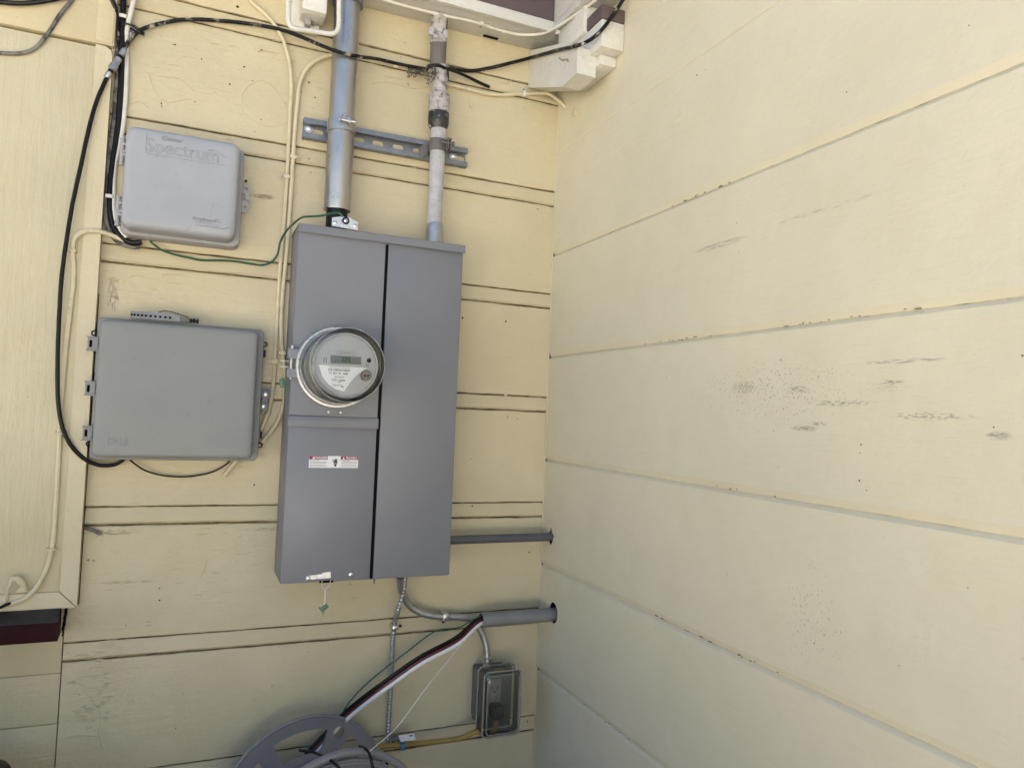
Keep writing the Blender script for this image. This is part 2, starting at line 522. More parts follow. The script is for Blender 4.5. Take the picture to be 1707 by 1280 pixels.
    def loft(s, rings, cap0=True, cap1=True):
        n = len(rings[0])
        vs = [p for r in rings for p in r]
        fs = []
        for i in range(len(rings) - 1):
            for k in range(n):
                k2 = (k + 1) % n
                fs.append((i * n + k, i * n + k2, (i + 1) * n + k2, (i + 1) * n + k))
        if cap0:
            fs.append(tuple(reversed(range(n))))
        if cap1:
            fs.append(tuple((len(rings) - 1) * n + k for k in range(n)))
        return s.add(vs, fs)


def spline(pts, sub=6, wob=0.0):
    P = [Vector(p) for p in pts]
    if len(P) < 3:
        return P
    out = []
    ext = [P[0] * 2 - P[1]] + P + [P[-1] * 2 - P[-2]]
    for i in range(1, len(ext) - 2):
        p0, p1, p2, p3 = ext[i - 1:i + 3]
        # centripetal-like parametrisation keeps uneven points free of loops
        d1 = max((p2 - p1).length, 1e-6)
        m1 = (p2 - p0) * (d1 / max((p1 - p0).length + d1, 1e-6))
        m2 = (p3 - p1) * (d1 / max((p3 - p2).length + d1, 1e-6))
        for j in range(sub):
            t = j / sub
            h = (2 * t ** 3 - 3 * t ** 2 + 1, t ** 3 - 2 * t ** 2 + t, -2 * t ** 3 + 3 * t ** 2, t ** 3 - t ** 2)
            q = p1 * h[0] + m1 * h[1] + p2 * h[2] + m2 * h[3]
            if wob:
                q = q + mnoise.noise_vector(q * 40) * wob
            out.append(q)
    out.append(P[-1])
    return out


def rrect(x0, z0, x1, z1, r, n=5):
    out = []
    for (cx, cz, a0) in ((x1 - r, z1 - r, 0), (x0 + r, z1 - r, 90), (x0 + r, z0 + r, 180), (x1 - r, z0 + r, 270)):
        for i in range(n + 1):
            a = R(a0 + 90 * i / n)
            out.append((cx + r * math.cos(a), cz + r * math.sin(a)))
    return out


def circ(cx, cz, r, n=20, sx=1.0, sz=1.0):
    return [(cx + r * sx * math.cos(2 * PI * i / n), cz + r * sz * math.sin(2 * PI * i / n)) for i in range(n)]


FY = lambda u, v, w: Vector((u, w, v))        # outlines drawn on planes facing the back wall's way
FX = lambda u, v, w: Vector((w, u, v))        # outlines drawn on planes facing the right wall's way


def link(name, me, mat, parent=None):
    o = bpy.data.objects.new(name, me)
    COL.objects.link(o)
    if mat is not None:
        me.materials.append(mat)
    if parent is not None:
        o.parent = parent
    return o


def wpos(o):
    p = Vector((0, 0, 0))
    while o is not None:
        p = p + o.location
        o = o.parent
    return p


def obj(name, mb, mat, parent=None, smooth=35, loc=None):
    # vertices come in world coordinates; stored relative to the parent (or to the given origin)
    off = wpos(parent) if parent is not None else Vector((0, 0, 0))
    if parent is None:
        if loc is None:
            xs = [v.x for v in mb.v]; ys = [v.y for v in mb.v]; zs = [v.z for v in mb.v]
            loc = Vector(((min(xs) + max(xs)) / 2, max(ys), min(zs)))
        off = Vector(loc)
    me = bpy.data.meshes.new(name)
    me.from_pydata([v - off for v in mb.v], [], mb.f)
    bm = bmesh.new()
    bm.from_mesh(me)
    bmesh.ops.recalc_face_normals(bm, faces=bm.faces[:])
    bm.to_mesh(me)
    bm.free()
    if smooth:
        me.polygons.foreach_set('use_smooth', [True] * len(me.polygons))
        me.set_sharp_from_angle(angle=R(smooth))
    me.update()
    o = link(name, me, mat, parent)
    if parent is None:
        o.location = off
    return o


def tag(o, label=None, cat=None, group=None, kind=None):
    if label: o['label'] = label
    if cat: o['category'] = cat
    if group: o['group'] = group
    if kind: o['kind'] = kind
    return o


def thing(name, label, cat, loc, group=None):
    o = bpy.data.objects.new(name, None)
    o.empty_display_size = 0.05
    o.location = loc
    COL.objects.link(o)
    return tag(o, label, cat, group)


def copy_tree(o, parent=None):
    c = o.copy()
    COL.objects.link(c)
    if parent is not None:
        c.parent = parent
    for ch in o.children:
        copy_tree(ch, c)
    return c


def text(name, body, size, pos, mat, parent, extrude=0.0004, align='CENTER', sx=1.0, bold=0.0, outline=0.0):
    cu = bpy.data.curves.new(name, 'FONT')
    cu.body = body
    cu.size = size
    cu.align_x = align
    cu.align_y = 'CENTER'
    cu.extrude = extrude
    cu.offset = bold
    cu.resolution_u = 3
    if outline:
        cu.fill_mode = 'NONE'
        cu.bevel_depth = outline
        cu.bevel_resolution = 1
        cu.extrude = 0
    t = bpy.data.objects.new(name, cu)
    COL.objects.link(t)
    dg = bpy.context.evaluated_depsgraph_get()
    me = bpy.data.meshes.new_from_object(t.evaluated_get(dg))
    bpy.data.objects.remove(t)
    bpy.data.curves.remove(cu)
    off = Vector(pos) - wpos(parent)
    for v in me.vertices:
        x, y, z = v.co
        v.co = Vector((x * sx, -z, y)) + off
    me.materials.clear()
    me.name = name
    return link(name, me, mat, parent)


def screw_mb(c, r, h=0.003, slot=True):
    m = MB()
    m.lathe([(r, 0), (r, -h * 0.4), (r * 0.8, -h * 0.8), (r * 0.35, -h)], c, 'y', 14)
    if slot:
        m.box(c[0] - r * 0.7, c[1] - h * 1.12, c[2] - r * 0.12, c[0] + r * 0.7, c[1] - h * 0.6, c[2] + r * 0.12)
    return m


def hex_mb(c, r, h):
    m = MB()
    m.lathe([(r, 0), (r, -h), (r * 0.8, -h * 1.15)], c, 'y', 6)
    return m


# ================================================================== STRUCTURE
GROUND = 0.53
g = MB().box(-30, -40, GROUND - 0.2, 30, 20, GROUND)
tag(obj('ground', g, M['concrete'], smooth=0), 'pale concrete ground in front of the building', kind='structure')

bed = MB().add([(-30, 0.4, GROUND + .004), (1, 0.4, GROUND + .004), (1, -1.9, GROUND + .004), (-2.2, -1.9, GROUND + .004), (-30, -1.9, GROUND + .004)], [(0, 1, 2, 3, 4)])  # unseen strip put in to weaken the bounced light low on the walls
tag(obj('added_soil_bed', bed, M['soil'], smooth=0), 'unseen brown soil strip added to dim the light low on the walls', kind='structure')

# ---- back wall: horizontal siding, a wide board and a narrow strip in turn
PITCH = 0.252903
L1 = [2.051188 - k * PITCH for k in range(-2, 7)]        # lower edges of the wide boards
STRIP = 0.0348
back = thing('back_wall', 'cream painted siding wall that carries the meter panel and all the wiring', 'wall', (-0.5, 0, GROUND))
XR = 0.0


def rough_extrude(prof, x0, x1, n, jit, seed, edge_pts):
    # profile (y, z) swept along x with a hand-painted, slightly wavering edge
    m = MB()
    rings = []
    for i in range(n + 1):
        x = x0 + (x1 - x0) * i / n
        ring = []
        for j, (y, z) in enumerate(prof):
            dz = 0.0
            if j in edge_pts:
                dz = mnoise.noise(Vector((x * 26, seed * 3.7 + (0 if j in edge_pts[:2] else 5), 0.3))) * jit
                dz += mnoise.noise(Vector((x * 110, seed * 1.7, 4.3))) * jit * 0.7
            dy = mnoise.noise(Vector((x * 3, z * 5, seed))) * 0.0008
            ring.append(Vector((x, y + dy, z + dz)))
        rings.append(ring)
    return m.loft(rings)


for k, zb in enumerate(L1):
    zt = zb + PITCH - STRIP
    x0 = -0.975 if zb > 1.1 else -0.9855
    low = zb + 0.0015
    top = zt - 0.0018
    prof = [(0.012, low + 0.001), (0.0015, low + 0.0006), (0.0, low + 0.0022), (0.0, low + 0.02), (0.0022, top - 0.006), (0.0032, top - 0.0015), (0.0045, top), (0.012, top)]
    obj('siding_board', rough_extrude(prof, x0, XR, 90, 0.0011, k, (0, 1, 2, 5, 6, 7)), M['back'], back, smooth=30)
    # narrow strip below the wide board
    a, b = zb - 0.0013, zb - STRIP + 0.0016
    prof = [(0.012, b), (0.0045, b + 0.0004), (0.0005, b + 0.0042), (0.0008, b + 0.006), (0.0030, a - 0.003), (0.0042, a), (0.012, a)]
    obj('siding_strip', rough_extrude(prof, x0, XR, 90, 0.0009, k + 20, (0, 1, 2, 4, 5, 6)), M['back'], back, smooth=30)
# left of the seam, under the window sill: smooth lap boards
laps = [1.30, 0.987, 0.8945, 0.80, 0.70, 0.60, GROUND]
for i in range(len(laps) - 1):
    zt, zb = laps[i], laps[i + 1]
    prof = [(0.012, zb - 0.0012), (0.0016, zb - 0.0002), (0.0003, zb + 0.004), (0.0021, zt - 0.002), (0.012, zt + 0.0004)]
    obj('siding_board', rough_extrude(prof, -2.6, -0.9875, 60, 0.0008, i + 50, (0, 1, 2)), M['back'], back, smooth=30)
obj('wall_sheathing', MB().box(-2.7, 0.0125, GROUND, 0.08, 0.16, 2.7), M['sheath'], back, smooth=0)
obj('groove_backing', MB().box(-2.7, 0.0065, GROUND, 0.0, 0.0085, 2.65), M['groove'], back, smooth=0)
obj('corner_bead', MB().tube([Vector((-0.0005, 0.0, GROUND + 0.01 + i * 0.05)) + Vector((mnoise.noise(Vector((i * .7, 0, 0))) * .001, 0, 0)) for i in range(37)], 0.0022, 6), M['back'], back)

# ---- right wall: tongue boards with a V joint
right = thing('right_wall', 'cream board wall on the right, glare paled into its colour, with black mildew specks', 'wall', (0, -1.6, GROUND))
RZ = [2.145533 - 0.25 * k for k in range(-2, 8)]
YA, YB = 0.0, -3.4
holes = {}
ch = atx(922, 1021, 0)       # round hole of the thick conduit
cj = atx(918, 894, 0)        # ragged hole of the thin conduit
for k, zb in enumerate(RZ):
    zt = RZ[k - 1] if k else zb + 0.25
    ch1, ch2 = (0.0105, 0.0065) if abs(zb - 2.1455) > 0.01 else (0.003, 0.001)
    z0, z1 = zb + 0.0002, zt - 0.0003
    d1, d2 = ch1 * 0.42, ch2 * 0.95
    if abs(zt - 2.1455) < 0.01:
        d2, ch2 = 0.001, 0.001
    hl = []
    for c, shape in ((ch, 'round'), (cj, 'ragged')):
        if z0 < c.z < z1:
            if shape == 'round':
                hl.append([(c.y + 0.0225 * math.cos(a), c.z + 0.0235 * math.sin(a)) for a in [2 * PI * i / 28 for i in range(28)]])
            else:
                hl.append([(c.y + (0.0125 + 0.007 * (i % 3 == 1) + random.uniform(-.002, .002)) * math.cos(2 * PI * i / 15),
                            c.z + (0.0125 + 0.009 * (i in (3, 4, 11, 12)) + random.uniform(-.002, .002)) * math.sin(2 * PI * i / 15)) for i in range(15)])
    # outline with a wavering lower lip
    n = 150
    m = MB()
    lo = [(YB + (YA - YB) * i / n) for i in range(n + 1)]
    jit = [mnoise.noise(Vector((y * 22, k * 3.1, 0))) * 0.0009 + mnoise.noise(Vector((y * 90, k, 5))) * 0.0005 for y in lo]
    outer = [(y, z0 + ch1 + j) for y, j in zip(lo, jit)] + [(y, z1 - ch2) for y in reversed(lo)]
    if hl:
        m.prism(outer, hl, 0.0, 0.0022, FX)
    else:
        m.prism(outer, [], 0.0, 0.02, FX)
    # lower and upper bevels
    rings = []
    for y, j in zip(lo, jit):
        rings.append([Vector((0, y, z0 + ch1 + j)), Vector((d1, y, z0 + j * 0.6)), Vector((0.019, y, z0 + j * 0.6)), Vector((0.019, y, z0 + ch1 + j))])
    m.loft(rings)
    rings = [[Vector((0, y, z1 - ch2)), Vector((0.019, y, z1 - ch2)), Vector((0.019, y, z1)), Vector((d2, y, z1))] for y in lo[::5]]
    m.loft(rings)
    obj('siding_board', m, M['right'], right, smooth=25)
obj('wall_sheathing', MB().box(0.078, YB, GROUND, 0.16, 0.0, 2.65), M['dark'], right, smooth=0)
for k, zb in enumerate(RZ):
    ys = [YB + (YA - YB) * i / 60 for i in range(61)]
    obj('joint_filler', MB().loft([[Vector((0.0072, y, zb - .0022)), Vector((0.0050 + mnoise.noise(Vector((y * 9, k, 2))) * .0018, y, zb)), Vector((0.0072, y, zb + .0022)), Vector((0.012, y, zb + .0022)), Vector((0.012, y, zb - .0022))] for y in ys]), M['seam'], right)
jc = MB()
for (zi, lo_, hi_, cnt) in ((3, -.45, -.75, 7), (4, -.38, -.62, 10), (4, -.75, -1.0, 12), (5, -.5, -.85, 5), (6, -.42, -.80, 16), (7, -.15, -.45, 6)):
    for i in range(cnt):
        y = random.uniform(lo_, hi_)
        w = random.choice((.0005, .0007, .0009, .0014, .004))
        zz_ = RZ[zi] + random.uniform(-.0008, .0022)
        jc.box(.0016, y - w, zz_, .0040, y + w, zz_ + random.uniform(.0005, .0010))
tag(obj('joint_crack', jc, M['speck'], right, smooth=0), kind='stuff')
# black sleeves added to paint the dark inside of the two holes
obj('hole_shade_sleeve', MB().lathe([(0.0250, 0.0024), (0.0250, 0.07), (0.002, 0.0745)], (0, ch.y, ch.z), 'x', 24, True), M['dark'], right)
obj('hole_shade_sleeve', MB().lathe([(0.0262, 0.0024), (0.0262, 0.07), (0.002, 0.0745)], (0, cj.y, cj.z), 'x', 20, True), M['dark'], right)

# nail holes and old fixings, tiny sunk dots on both walls
nh = MB()
for (px, py, r) in ((771, 530, .0024), (843, 536, .0022), (896, 349, .0015), (410, 302, .0028), (436, 84, .0016), (407, 112, .0018),
                    (336, 99, .0014), (292, 75, .0016), (396, 12, .0028), (424, 808, .0018), (787, 843, .0018), (882, 920, .0018),
                    (739, 1036, .0034), (667, 1043, .0034), (266, 1000, .0016), (318, 797, .001), (515, 138, .002), (525, 163, .0016),
                    (680, 140, .0013), (681, 143, .0012), (674, 72, .0011), (668, 96, .0011), (518, 288, .0013), (515, 265, .0014),
                    (147, 933, .0016), (156, 934, .0014), (266, 980, .0013), (383, 141, .0018), (421, 135, .0012), (289, 75, .0011),
                    (246, 1036, .0009), (250, 1036, .0009), (246, 1042, .0009), (250, 1042, .0009), (210, 1042, .001), (862, 698, .0012),
                    (783, 671, .0011), (132, 1157, .001), (293, 1213, .0012), (305, 1156, .001), (879, 1202, .0018), (866, 1135, .0022),
                    (269, 173, .0014), (270, 178, .001), (325, 170, .0012), (435, 200, .0012), (425, 220, .001), (645, 1272, .004),
                    (628, 808, .001), (584, 973, .0012), (590, 996, .001), (778, 900, .001), (786, 765, .001)):
    c = at(px, py, 0)
    nh.lathe([(r, 0.0), (r * 0.55, 0.0007)], (c.x, -0.0007, c.z), 'y', 8)
tag(obj('nail_hole', nh, M['hole'], back), kind='stuff')
nh = MB()
for (px, py, r) in ((932, 388, .0014), (1162, 126, .0022), (1177, 117, .001), (1412, 154, .0014), (1616, 43, .0012), (1331, 614, .0009),
                    (1436, 741, .0016), (1433, 801, .0018), (1298, 778, .0009), (1406, 671, .0009), (1342, 663, .0008), (1341, 685, .0009),
                    (1657, 712, .0013), (1705, 593, .0016), (1112, 629, .001), (1143, 630, .0008), (1228, 372, .001), (1232, 421, .0009),
                    (1213, 957, .0009), (1499, 1109, .0009), (1092, 1045, .0008), (1614, 979, .001), (1302, 600, .0016), (1250, 645, .0008),
                    (1434, 755, .0012), (1445, 817, .0011), (1154, 663, .0007), (1185, 678, .0007), (1290, 718, .0009), (1324, 692, .0008)):
    c = atx(px, py, 0)
    nh.lathe([(r * .72, 0.0), (r * 0.4, 0.0006)], (-0.0006, c.y, c.z), 'x', 8)
tag(obj('nail_hole', nh, M['speck'], right), kind='stuff')
# ridges of old paint: rings left by removed cables, drips and cracks
rd = MB()
for pts in ([(250, 127), (252, 140), (260, 155), (270, 165), (283, 171), (300, 168), (318, 165)],
            [(246, 122), (254, 125), (268, 128), (300, 132), (320, 150), (330, 160)],
            [(400, 175), (408, 190), (425, 203), (445, 211), (465, 210), (480, 203)],
            [(403, 172), (405, 155), (420, 140), (440, 135), (457, 148), (478, 180)],
            [(268, 166), (269, 172), (268, 180)], [(213, 176), (232, 170), (246, 180)],
            [(430, 84), (447, 86), (465, 90)],
            [(412, 326), (430, 326), (447, 325), (456, 326), (450, 329), (430, 331)],
            [(700, 130), (715, 143), (690, 148), (650, 138), (620, 140)],
            [(183, 470), (180, 490), (179, 510), (184, 500), (187, 480), (184, 466)],
            [(140, 880), (156, 884), (166, 890), (170, 893)], [(160, 886), (190, 889), (216, 890)],
            [(345, 933), (340, 950), (333, 963)],
            [(800, 98), (812, 108), (830, 112), (850, 118)], [(760, 70), (775, 82), (800, 95), (815, 92)],
            [(845, 140), (852, 134), (862, 128)], [(880, 570), (888, 585), (884, 605)], [(888, 745), (895, 765), (903, 773)],
            [(770, 150), (700, 135), (640, 128)], [(300, 270), (302, 292)],
            [(150, 1165), (163, 1178), (166, 1200), (165, 1225), (172, 1248)], [(113, 1228), (140, 1225), (160, 1226)]):
    rd.cable([at(px, py, 0.0004) for px, py in pts], 0.0009, 5, 4, 0.0012)
for i in range(150):
    zone = random.choice(((112, 185, 1050, 1200), (112, 160, 1100, 1260), (215, 480, 60, 240), (150, 340, 785, 835), (520, 700, 110, 300), (170, 300, 430, 520), (300, 460, 880, 1000), (130, 420, 890, 1020)))
    px, py = random.uniform(zone[0], zone[1]), random.uniform(zone[2], zone[3])
    ln = random.uniform(4, 22)
    sl_y = .16 * (1 - py / 800.0)
    rd.cable([at(px, py, .0005), at(px + ln * .5, py + sl_y * ln * .5 + random.uniform(-1, 1), .0003), at(px + ln, py + sl_y * ln, .0005)], random.uniform(.0005, .0009), 5, 3, .0006)
tag(obj('paint_ridge', rd, M['back'], back), kind='stuff')
for (px, py) in ((430, 84), (785, 177), (715, 76), (843, 658), (848, 695), (455, 1143), (640, 1246), (424, 1165)):
    c = at(px, py, 0)
    obj('old_fixing', MB().lathe([(.0042, .001), (.0036, -.0012), (.0014, -.002)], c, 'y', 9), M['back'], back)

# ---- boarded window at the far left
win = thing('boarded_window', 'window opening closed with cream painted plywood inside a flat frame', 'window', (-1.05, 0, 1.05))
SEAM = 2.1745
obj('plywood_panel', MB().box(-1.75, -0.0135, 1.13, -0.9945, 0.0115, SEAM - 0.004, 0.001), M['ply'], win)
obj('plywood_panel', MB().box(-1.75, -0.0205, SEAM, -0.9635, 0.0115, 2.44, 0.003), M['ply_top'], win)
tr = MB()
tr.prism([(-0.9945, 1.1415), (-0.9655, 1.1115), (-0.9655, SEAM - 0.02), (-0.969, SEAM - 0.008), (-0.977, SEAM - 0.003), (-0.9945, SEAM - 0.002)], [], -0.02, 0.0115, FY)
obj('frame_board', tr, M['trim'], win)
obj('frame_board', MB().prism([(-1.75, 1.1415), (-1.75, 1.1125), (-0.967, 1.1105), (-0.9958, 1.1405)], [], -0.0195, 0.0115, FY), M['trim'], win)
obj('top_batten', MB().box(-0.9945, -0.0222, SEAM + 0.004, -0.9665, -0.0205, 2.43, 0.0006), M['ply_top'], win)
sl = MB()
prof = [(0.011, 1.1105), (-0.022, 1.1105), (-0.070, 1.0985), (-0.0735, 1.0955), (-0.0735, 1.069), (-0.070, 1.0655), (0.011, 1.060)]
rings = [[Vector((x + (0.006 if (y < -0.05 and x > -1.2) else 0), y, z)) for y, z in prof] for x in (-1.75, -0.992)]
ss = obj('window_sill', sl.loft(rings), M['sill'], win, smooth=20)
obj('sill_cap', MB().add([(-1.75, -0.021, 1.1115), (-1.75, -0.0695, 1.0995), (-0.987, -0.0695, 1.0995), (-0.992, -0.021, 1.1115),
                         (-1.75, -0.021, 1.1100), (-1.75, -0.0695, 1.098), (-0.987, -0.0695, 1.098), (-0.992, -0.021, 1.1100)],
                        [(0, 1, 2, 3), (7, 6, 5, 4), (0, 4, 5, 1), (1, 5, 6, 2), (2, 6, 7, 3), (3, 7, 4, 0)]), M['silltop'], win, smooth=0)
obj('frame_gap', MB().box(-0.9653, -0.0012, 1.112, -0.9641, 0.004, 1.70), M['dark'], win, smooth=0)
# split, rotten gap where the sill meets the siding
rot = MB()
rot.tube([Vector((-.9842 - i * .00012 + mnoise.noise(Vector((i * .45, 3, 0))) * .0016, -.0006, 1.110 - i * .0017)) for i in range(34)],
         [.0026 + .0014 * mnoise.noise(Vector((i * .8, 9, 1))) - (.0016 if i > 26 else 0) for i in range(34)], 7)
tag(obj('rotten_edge', rot, M['dark'], win), kind='stuff')

# ---- eave above: soffit strips, brown and white fascia, roof behind
eave = thing('roof_eave', 'white soffit boards and brown fascia of the roof edge at the top', 'roof', (-0.3, 0, 2.39))
ZS = 2.3885
obj('soffit_board', MB().box(-2.7, -0.108, ZS, -0.001, -0.0005, ZS + 0.02, 0.001), M['white'], eave)
obj('soffit_board', MB().box(-0.072, -3.4, ZS, -0.001, -0.1085, ZS + 0.02, 0.001), M['white'], eave)
obj('fascia_board', MB().box(-2.7, -0.107, ZS + 0.0205, -0.0735, -0.085, ZS + 0.19, 0.001), M['brown'], eave)
obj('fascia_board', MB().box(-0.0715, -3.4, ZS + 0.0205, -0.05, -0.085, ZS + 0.19, 0.001), M['white'], eave)
obj('soffit_lip', MB().box(-2.7, -0.1105, ZS - 0.006, -0.073, -0.097, ZS - 0.0006, 0.001), M['white'], eave)
obj('roof_deck', MB().box(-2.75, -0.115, ZS + 0.191, 0.3, 3.0, ZS + 0.24, 0.002), M['brown'], eave, smooth=0)
c = at(822, 66, -0.02)
obj('soffit_crack', MB().box(c.x - .022, -0.016, ZS - .0035, c.x + .014, -0.011, ZS - .0005), M['dark'], eave)

# ---- rafter tail in the corner
xr = at(993, 118, -0.253).x
rt = thing('rafter_tail', 'big white painted rafter end with a sloped tip in the corner', 'rafter', (-0.06, 0, 2.29))
m = MB().prism([(-0.0008, 2.294), (-0.184, 2.222), (-0.253, 2.224), (-0.253, 2.281), (-0.19, 2.318), (-0.0008, 2.386)], [], -0.085, xr, FX)
bm = bmesh.new()
obj('rafter_body', m, M['white'], rt, smooth=20)
cc = at(937, 99, -0.2)
obj('bent_nail', MB().cable([atx(932, 97, -0.087), atx(937, 101, -0.089), atx(945, 99, -0.088), atx(947, 103, -0.088)], 0.0012, 6), M['screw'], rt)
lb_ = thing('ledger_block', 'small white wooden block stacked behind the rafter end on the right wall', 'wood block', (-0.02, -0.25, 2.28))
obj('upper_block', MB().box(-0.055, -0.300, 2.2685, -0.0005, -0.17, 2.327, 0.003), M['white'], lb_)
obj('lower_block', MB().box(-0.040, -0.272, 2.246, -0.0006, -0.14, 2.268, 0.003), M['white'], lb_)
obj('back_block', MB().box(-0.062, -0.235, 2.3275, -0.0005, -0.110, 2.388, 0.003), M['white'], lb_)
tag(obj('brown_block', MB().box(-0.057, -0.301, 2.3275, -0.0005, -0.236, 2.357, 0.003), M['brown']),
    'brown end-grain block between the soffit and the small white block', 'wood block')

# ================================================================== SERVICE EQUIPMENT
# ---- strut channel
PY = -0.0005
zs0, zs1 = 2.0695, 2.1075
xs0, xs1 = -0.606, -0.238
strut = thing('strut_channel', 'slotted grey steel strut channel screwed across the wall behind both pipes', 'strut channel', ((xs0 + xs1) / 2, 0, zs0))
slots = []
sx = [at(529, 218, -.002).x, at(563, 224, -.002).x, at(598, 231, -.002).x, at(630, 238, -.002).x, at(663, 244.5, -.002).x, at(697, 251, -.002).x, at(733, 257, -.002).x, at(766, 264, -.002).x]
for x in sx:
    slots.append(rrect(x - 0.0125, (zs0 + zs1) / 2 - 0.0058, x + 0.0125, (zs0 + zs1) / 2 + 0.0058, 0.0055, 4))
m = MB().prism([(xs0, zs0), (xs1, zs0), (xs1, zs1), (xs0, zs1)], slots, PY - 0.0022, PY, FY)
m.box(xs0, PY - 0.0195, zs0 - 0.0022, xs1, PY - 0.0022, zs0 + 0.0002)
m.box(xs0, PY - 0.0195, zs1 - 0.0002, xs1, PY - 0.0022, zs1 + 0.0022)
for z, s in ((zs0, 1), (zs1, -1)):
    m.box(xs0, PY - 0.0195, z + s * 0.0003, xs1, PY - 0.0175, z + s * 0.0085)
    m.box(xs0, PY - 0.0174, z + s * 0.0066, xs1, PY - 0.0105, z + s * 0.0085)
obj('channel', m, M['strut'], strut, smooth=20)
for (px, py) in ((515, 214), (756, 260)):
    c = at(px, py, -0.006)
    b = obj('bolt', hex_mb((c.x, PY - 0.0045, c.z), 0.0062, 0.0045), M['zinc'], strut)
    obj('washer', MB().lathe([(.0092, -.0024), (.0092, -.0042), (.004, -.0044)], (c.x, PY, c.z), 'y', 20), M['zinc'], b)

# ---- service conduit
SY = -0.049
pc = at(575, 60, SY); pd = at(564, 345, SY)
px0 = (pc.x + pd.x) / 2
zc = at(571, 222, SY).z
pipe = thing('service_conduit', 'wide shiny galvanised service pipe rising from the meter panel to the eave', 'pipe', (px0, SY, 1.857))
obj('upper_pipe', MB().lathe([(.0268, zc - 1.0), (.0268, ZS)], (px0, SY, 0), 'z', 40).__class__().lathe([(.0268, zc - .02), (.0268, ZS - .0005)], (px0, SY, 0), 'z', 40), M['galv'], pipe)
zlow = at(564, 352, SY).z
obj('lower_pipe', MB().lathe([(.0235, zlow + .0005), (.0272, zlow), (.0278, zlow + .004), (.0278, zc - .0205)], (px0, SY, 0), 'z', 40), M['galv'], pipe)
obj('inner_bushing', MB().lathe([(.022, 1.8585), (.022, zlow + .02)], (px0, SY, 0), 'z', 24), M['black'], pipe)
zt = at(580, 9, SY).z
obj('pipe_collar', MB().lathe([(.0285, zt), (.0325, zt + .0005), (.0325, ZS - .0008), (.0285, ZS - .0008)], (px0, SY, 0), 'z', 36), M['strut'], pipe)

clamp = thing('pipe_clamp', 'shiny steel clamp with a bolt holding the wide galvanised pipe to the strut', 'pipe clamp', (px0, SY, zc), 'pipe clamps on the strut')
z0, z1 = zc - 0.002, zc + 0.029
obj('strap', MB().loft([[Vector((px0 + r * math.cos(a), SY + r * math.sin(a), z)) for r, z in ((.0282, z0), (.0298, z0), (.0298, z1), (.0282, z1))] for a in [R(180 + 18 + (360 - 36) * 0 + 324 * i / 40 - 90 + 90) for i in range(41)]]), M['galv'], clamp)
ear = at(574, 205, SY - 0.034)
for dx in (-0.0045, 0.0045):
    obj('ear', MB().prism(rrect(-0.046 + SY + 0.0165, z0 + .004, SY - .0285, z1 - .003, .004), [], ear.x + dx - .001, ear.x + dx + .001, FX), M['galv'], clamp)
bz = (z0 + z1) / 2
obj('bolt', MB().lathe([(.0027, -.011), (.0027, .022)], (ear.x, SY - .037, bz), 'x', 10).lathe([(.0062, .0062), (.0062, .0108)], (ear.x, SY - .037, bz), 'x', 6).lathe([(.0058, -.010), (.0045, -.0062)], (ear.x, SY - .037, bz), 'x', 16), M['zinc'], clamp)

# ---- old pipe
OY = -0.043
xo = at(731, 120, OY).x; xo2 = at(725, 372, OY).x
old = thing('old_conduit', 'narrow old pipe with flaking grey white paint and thick couplings', 'pipe', (xo2, OY, 1.857))
Z = lambda py: at(728, py, OY).z


def leg(pts, px_, prof_n=28):
    return MB().lathe(pts, (px_, OY, 0), 'z', prof_n)


xm = at(731, 200, OY).x
obj('upper_length', leg([(.0172, Z(112)), (.0178, Z(108)), (.018, Z(72)), (.018, Z(30))], at(731, 80, OY).x), M['bare'], old)
obj('paint_wrap', leg([(.0185, Z(75)), (.0192, Z(68)), (.0188, Z(55)), (.019, ZS - .001)], at(731, 60, OY).x), M['oldpipe'], old)
ch_ = MB()
for (px, py, a_, h_) in ((719, 53, .012, .017), (733, 50, .014, .012), (742, 58, .010, .018), (726, 62, .012, .009), (738, 66, .012, .008)):
    q = at(px, py, OY - .018)
    ch_.box(-a_ * .5, -.006, -h_ * .5, a_ * .5, .006, h_ * .5, .002, 1, Matrix.Translation(q) @ Euler((random.uniform(-.3, .3), random.uniform(-.4, .4), random.uniform(-.3, .3))).to_matrix().to_4x4())
tag(obj('mortar_crumb', ch_, M['oldpipe_low'], old), kind='stuff')
jr = [(.0175 + .0012 * math.sin(i * 2.1) + .001 * math.sin(i * 5.3), Z(156) + (Z(110) - Z(156)) * i / 12) for i in range(13)]
obj('crusted_length', leg(jr, xm), M['oldpipe'], old)
obj('coupling', leg([(.018, Z(158)), (.0228, Z(158) - .0008), (.0236, Z(164)), (.0236, Z(171)), (.0228, Z(173)), (.0236, Z(175)), (.0236, Z(187)), (.0225, Z(188))], xm), M['oldpipe'], old)
obj('dark_band', leg([(.0226, Z(188.5)), (.0234, Z(192)), (.0236, Z(203)), (.0222, Z(210)), (.0185, Z(216))], xm), M['band'], old)
obj('lower_length', leg([(.0165, Z(378)), (.0165, Z(300)), (.0172, Z(240)), (.0178, Z(212))], (xm + xo2) / 2), M['oldpipe_low'], old)
obj('hub', leg([(.0178, 1.8572), (.0195, 1.858), (.0195, Z(379)), (.018, Z(375)), (.0168, Z(372))], xo2 + .0005), M['emt'], old)
oc = thing('pipe_clamp', 'dull rusty clamp holding the narrow old pipe to the strut', 'pipe clamp', (xm, OY, Z(246)), 'pipe clamps on the strut')
obj('strap', MB().loft([[Vector((xm + r * math.cos(a), OY + r * math.sin(a), z)) for r, z in ((.0182, Z(254)), (.0196, Z(254)), (.0196, Z(234)), (.0182, Z(234)))] for a in [R(190 + 320 * i / 32) for i in range(33)]]), M['bare'], oc)
e2 = xm + .016
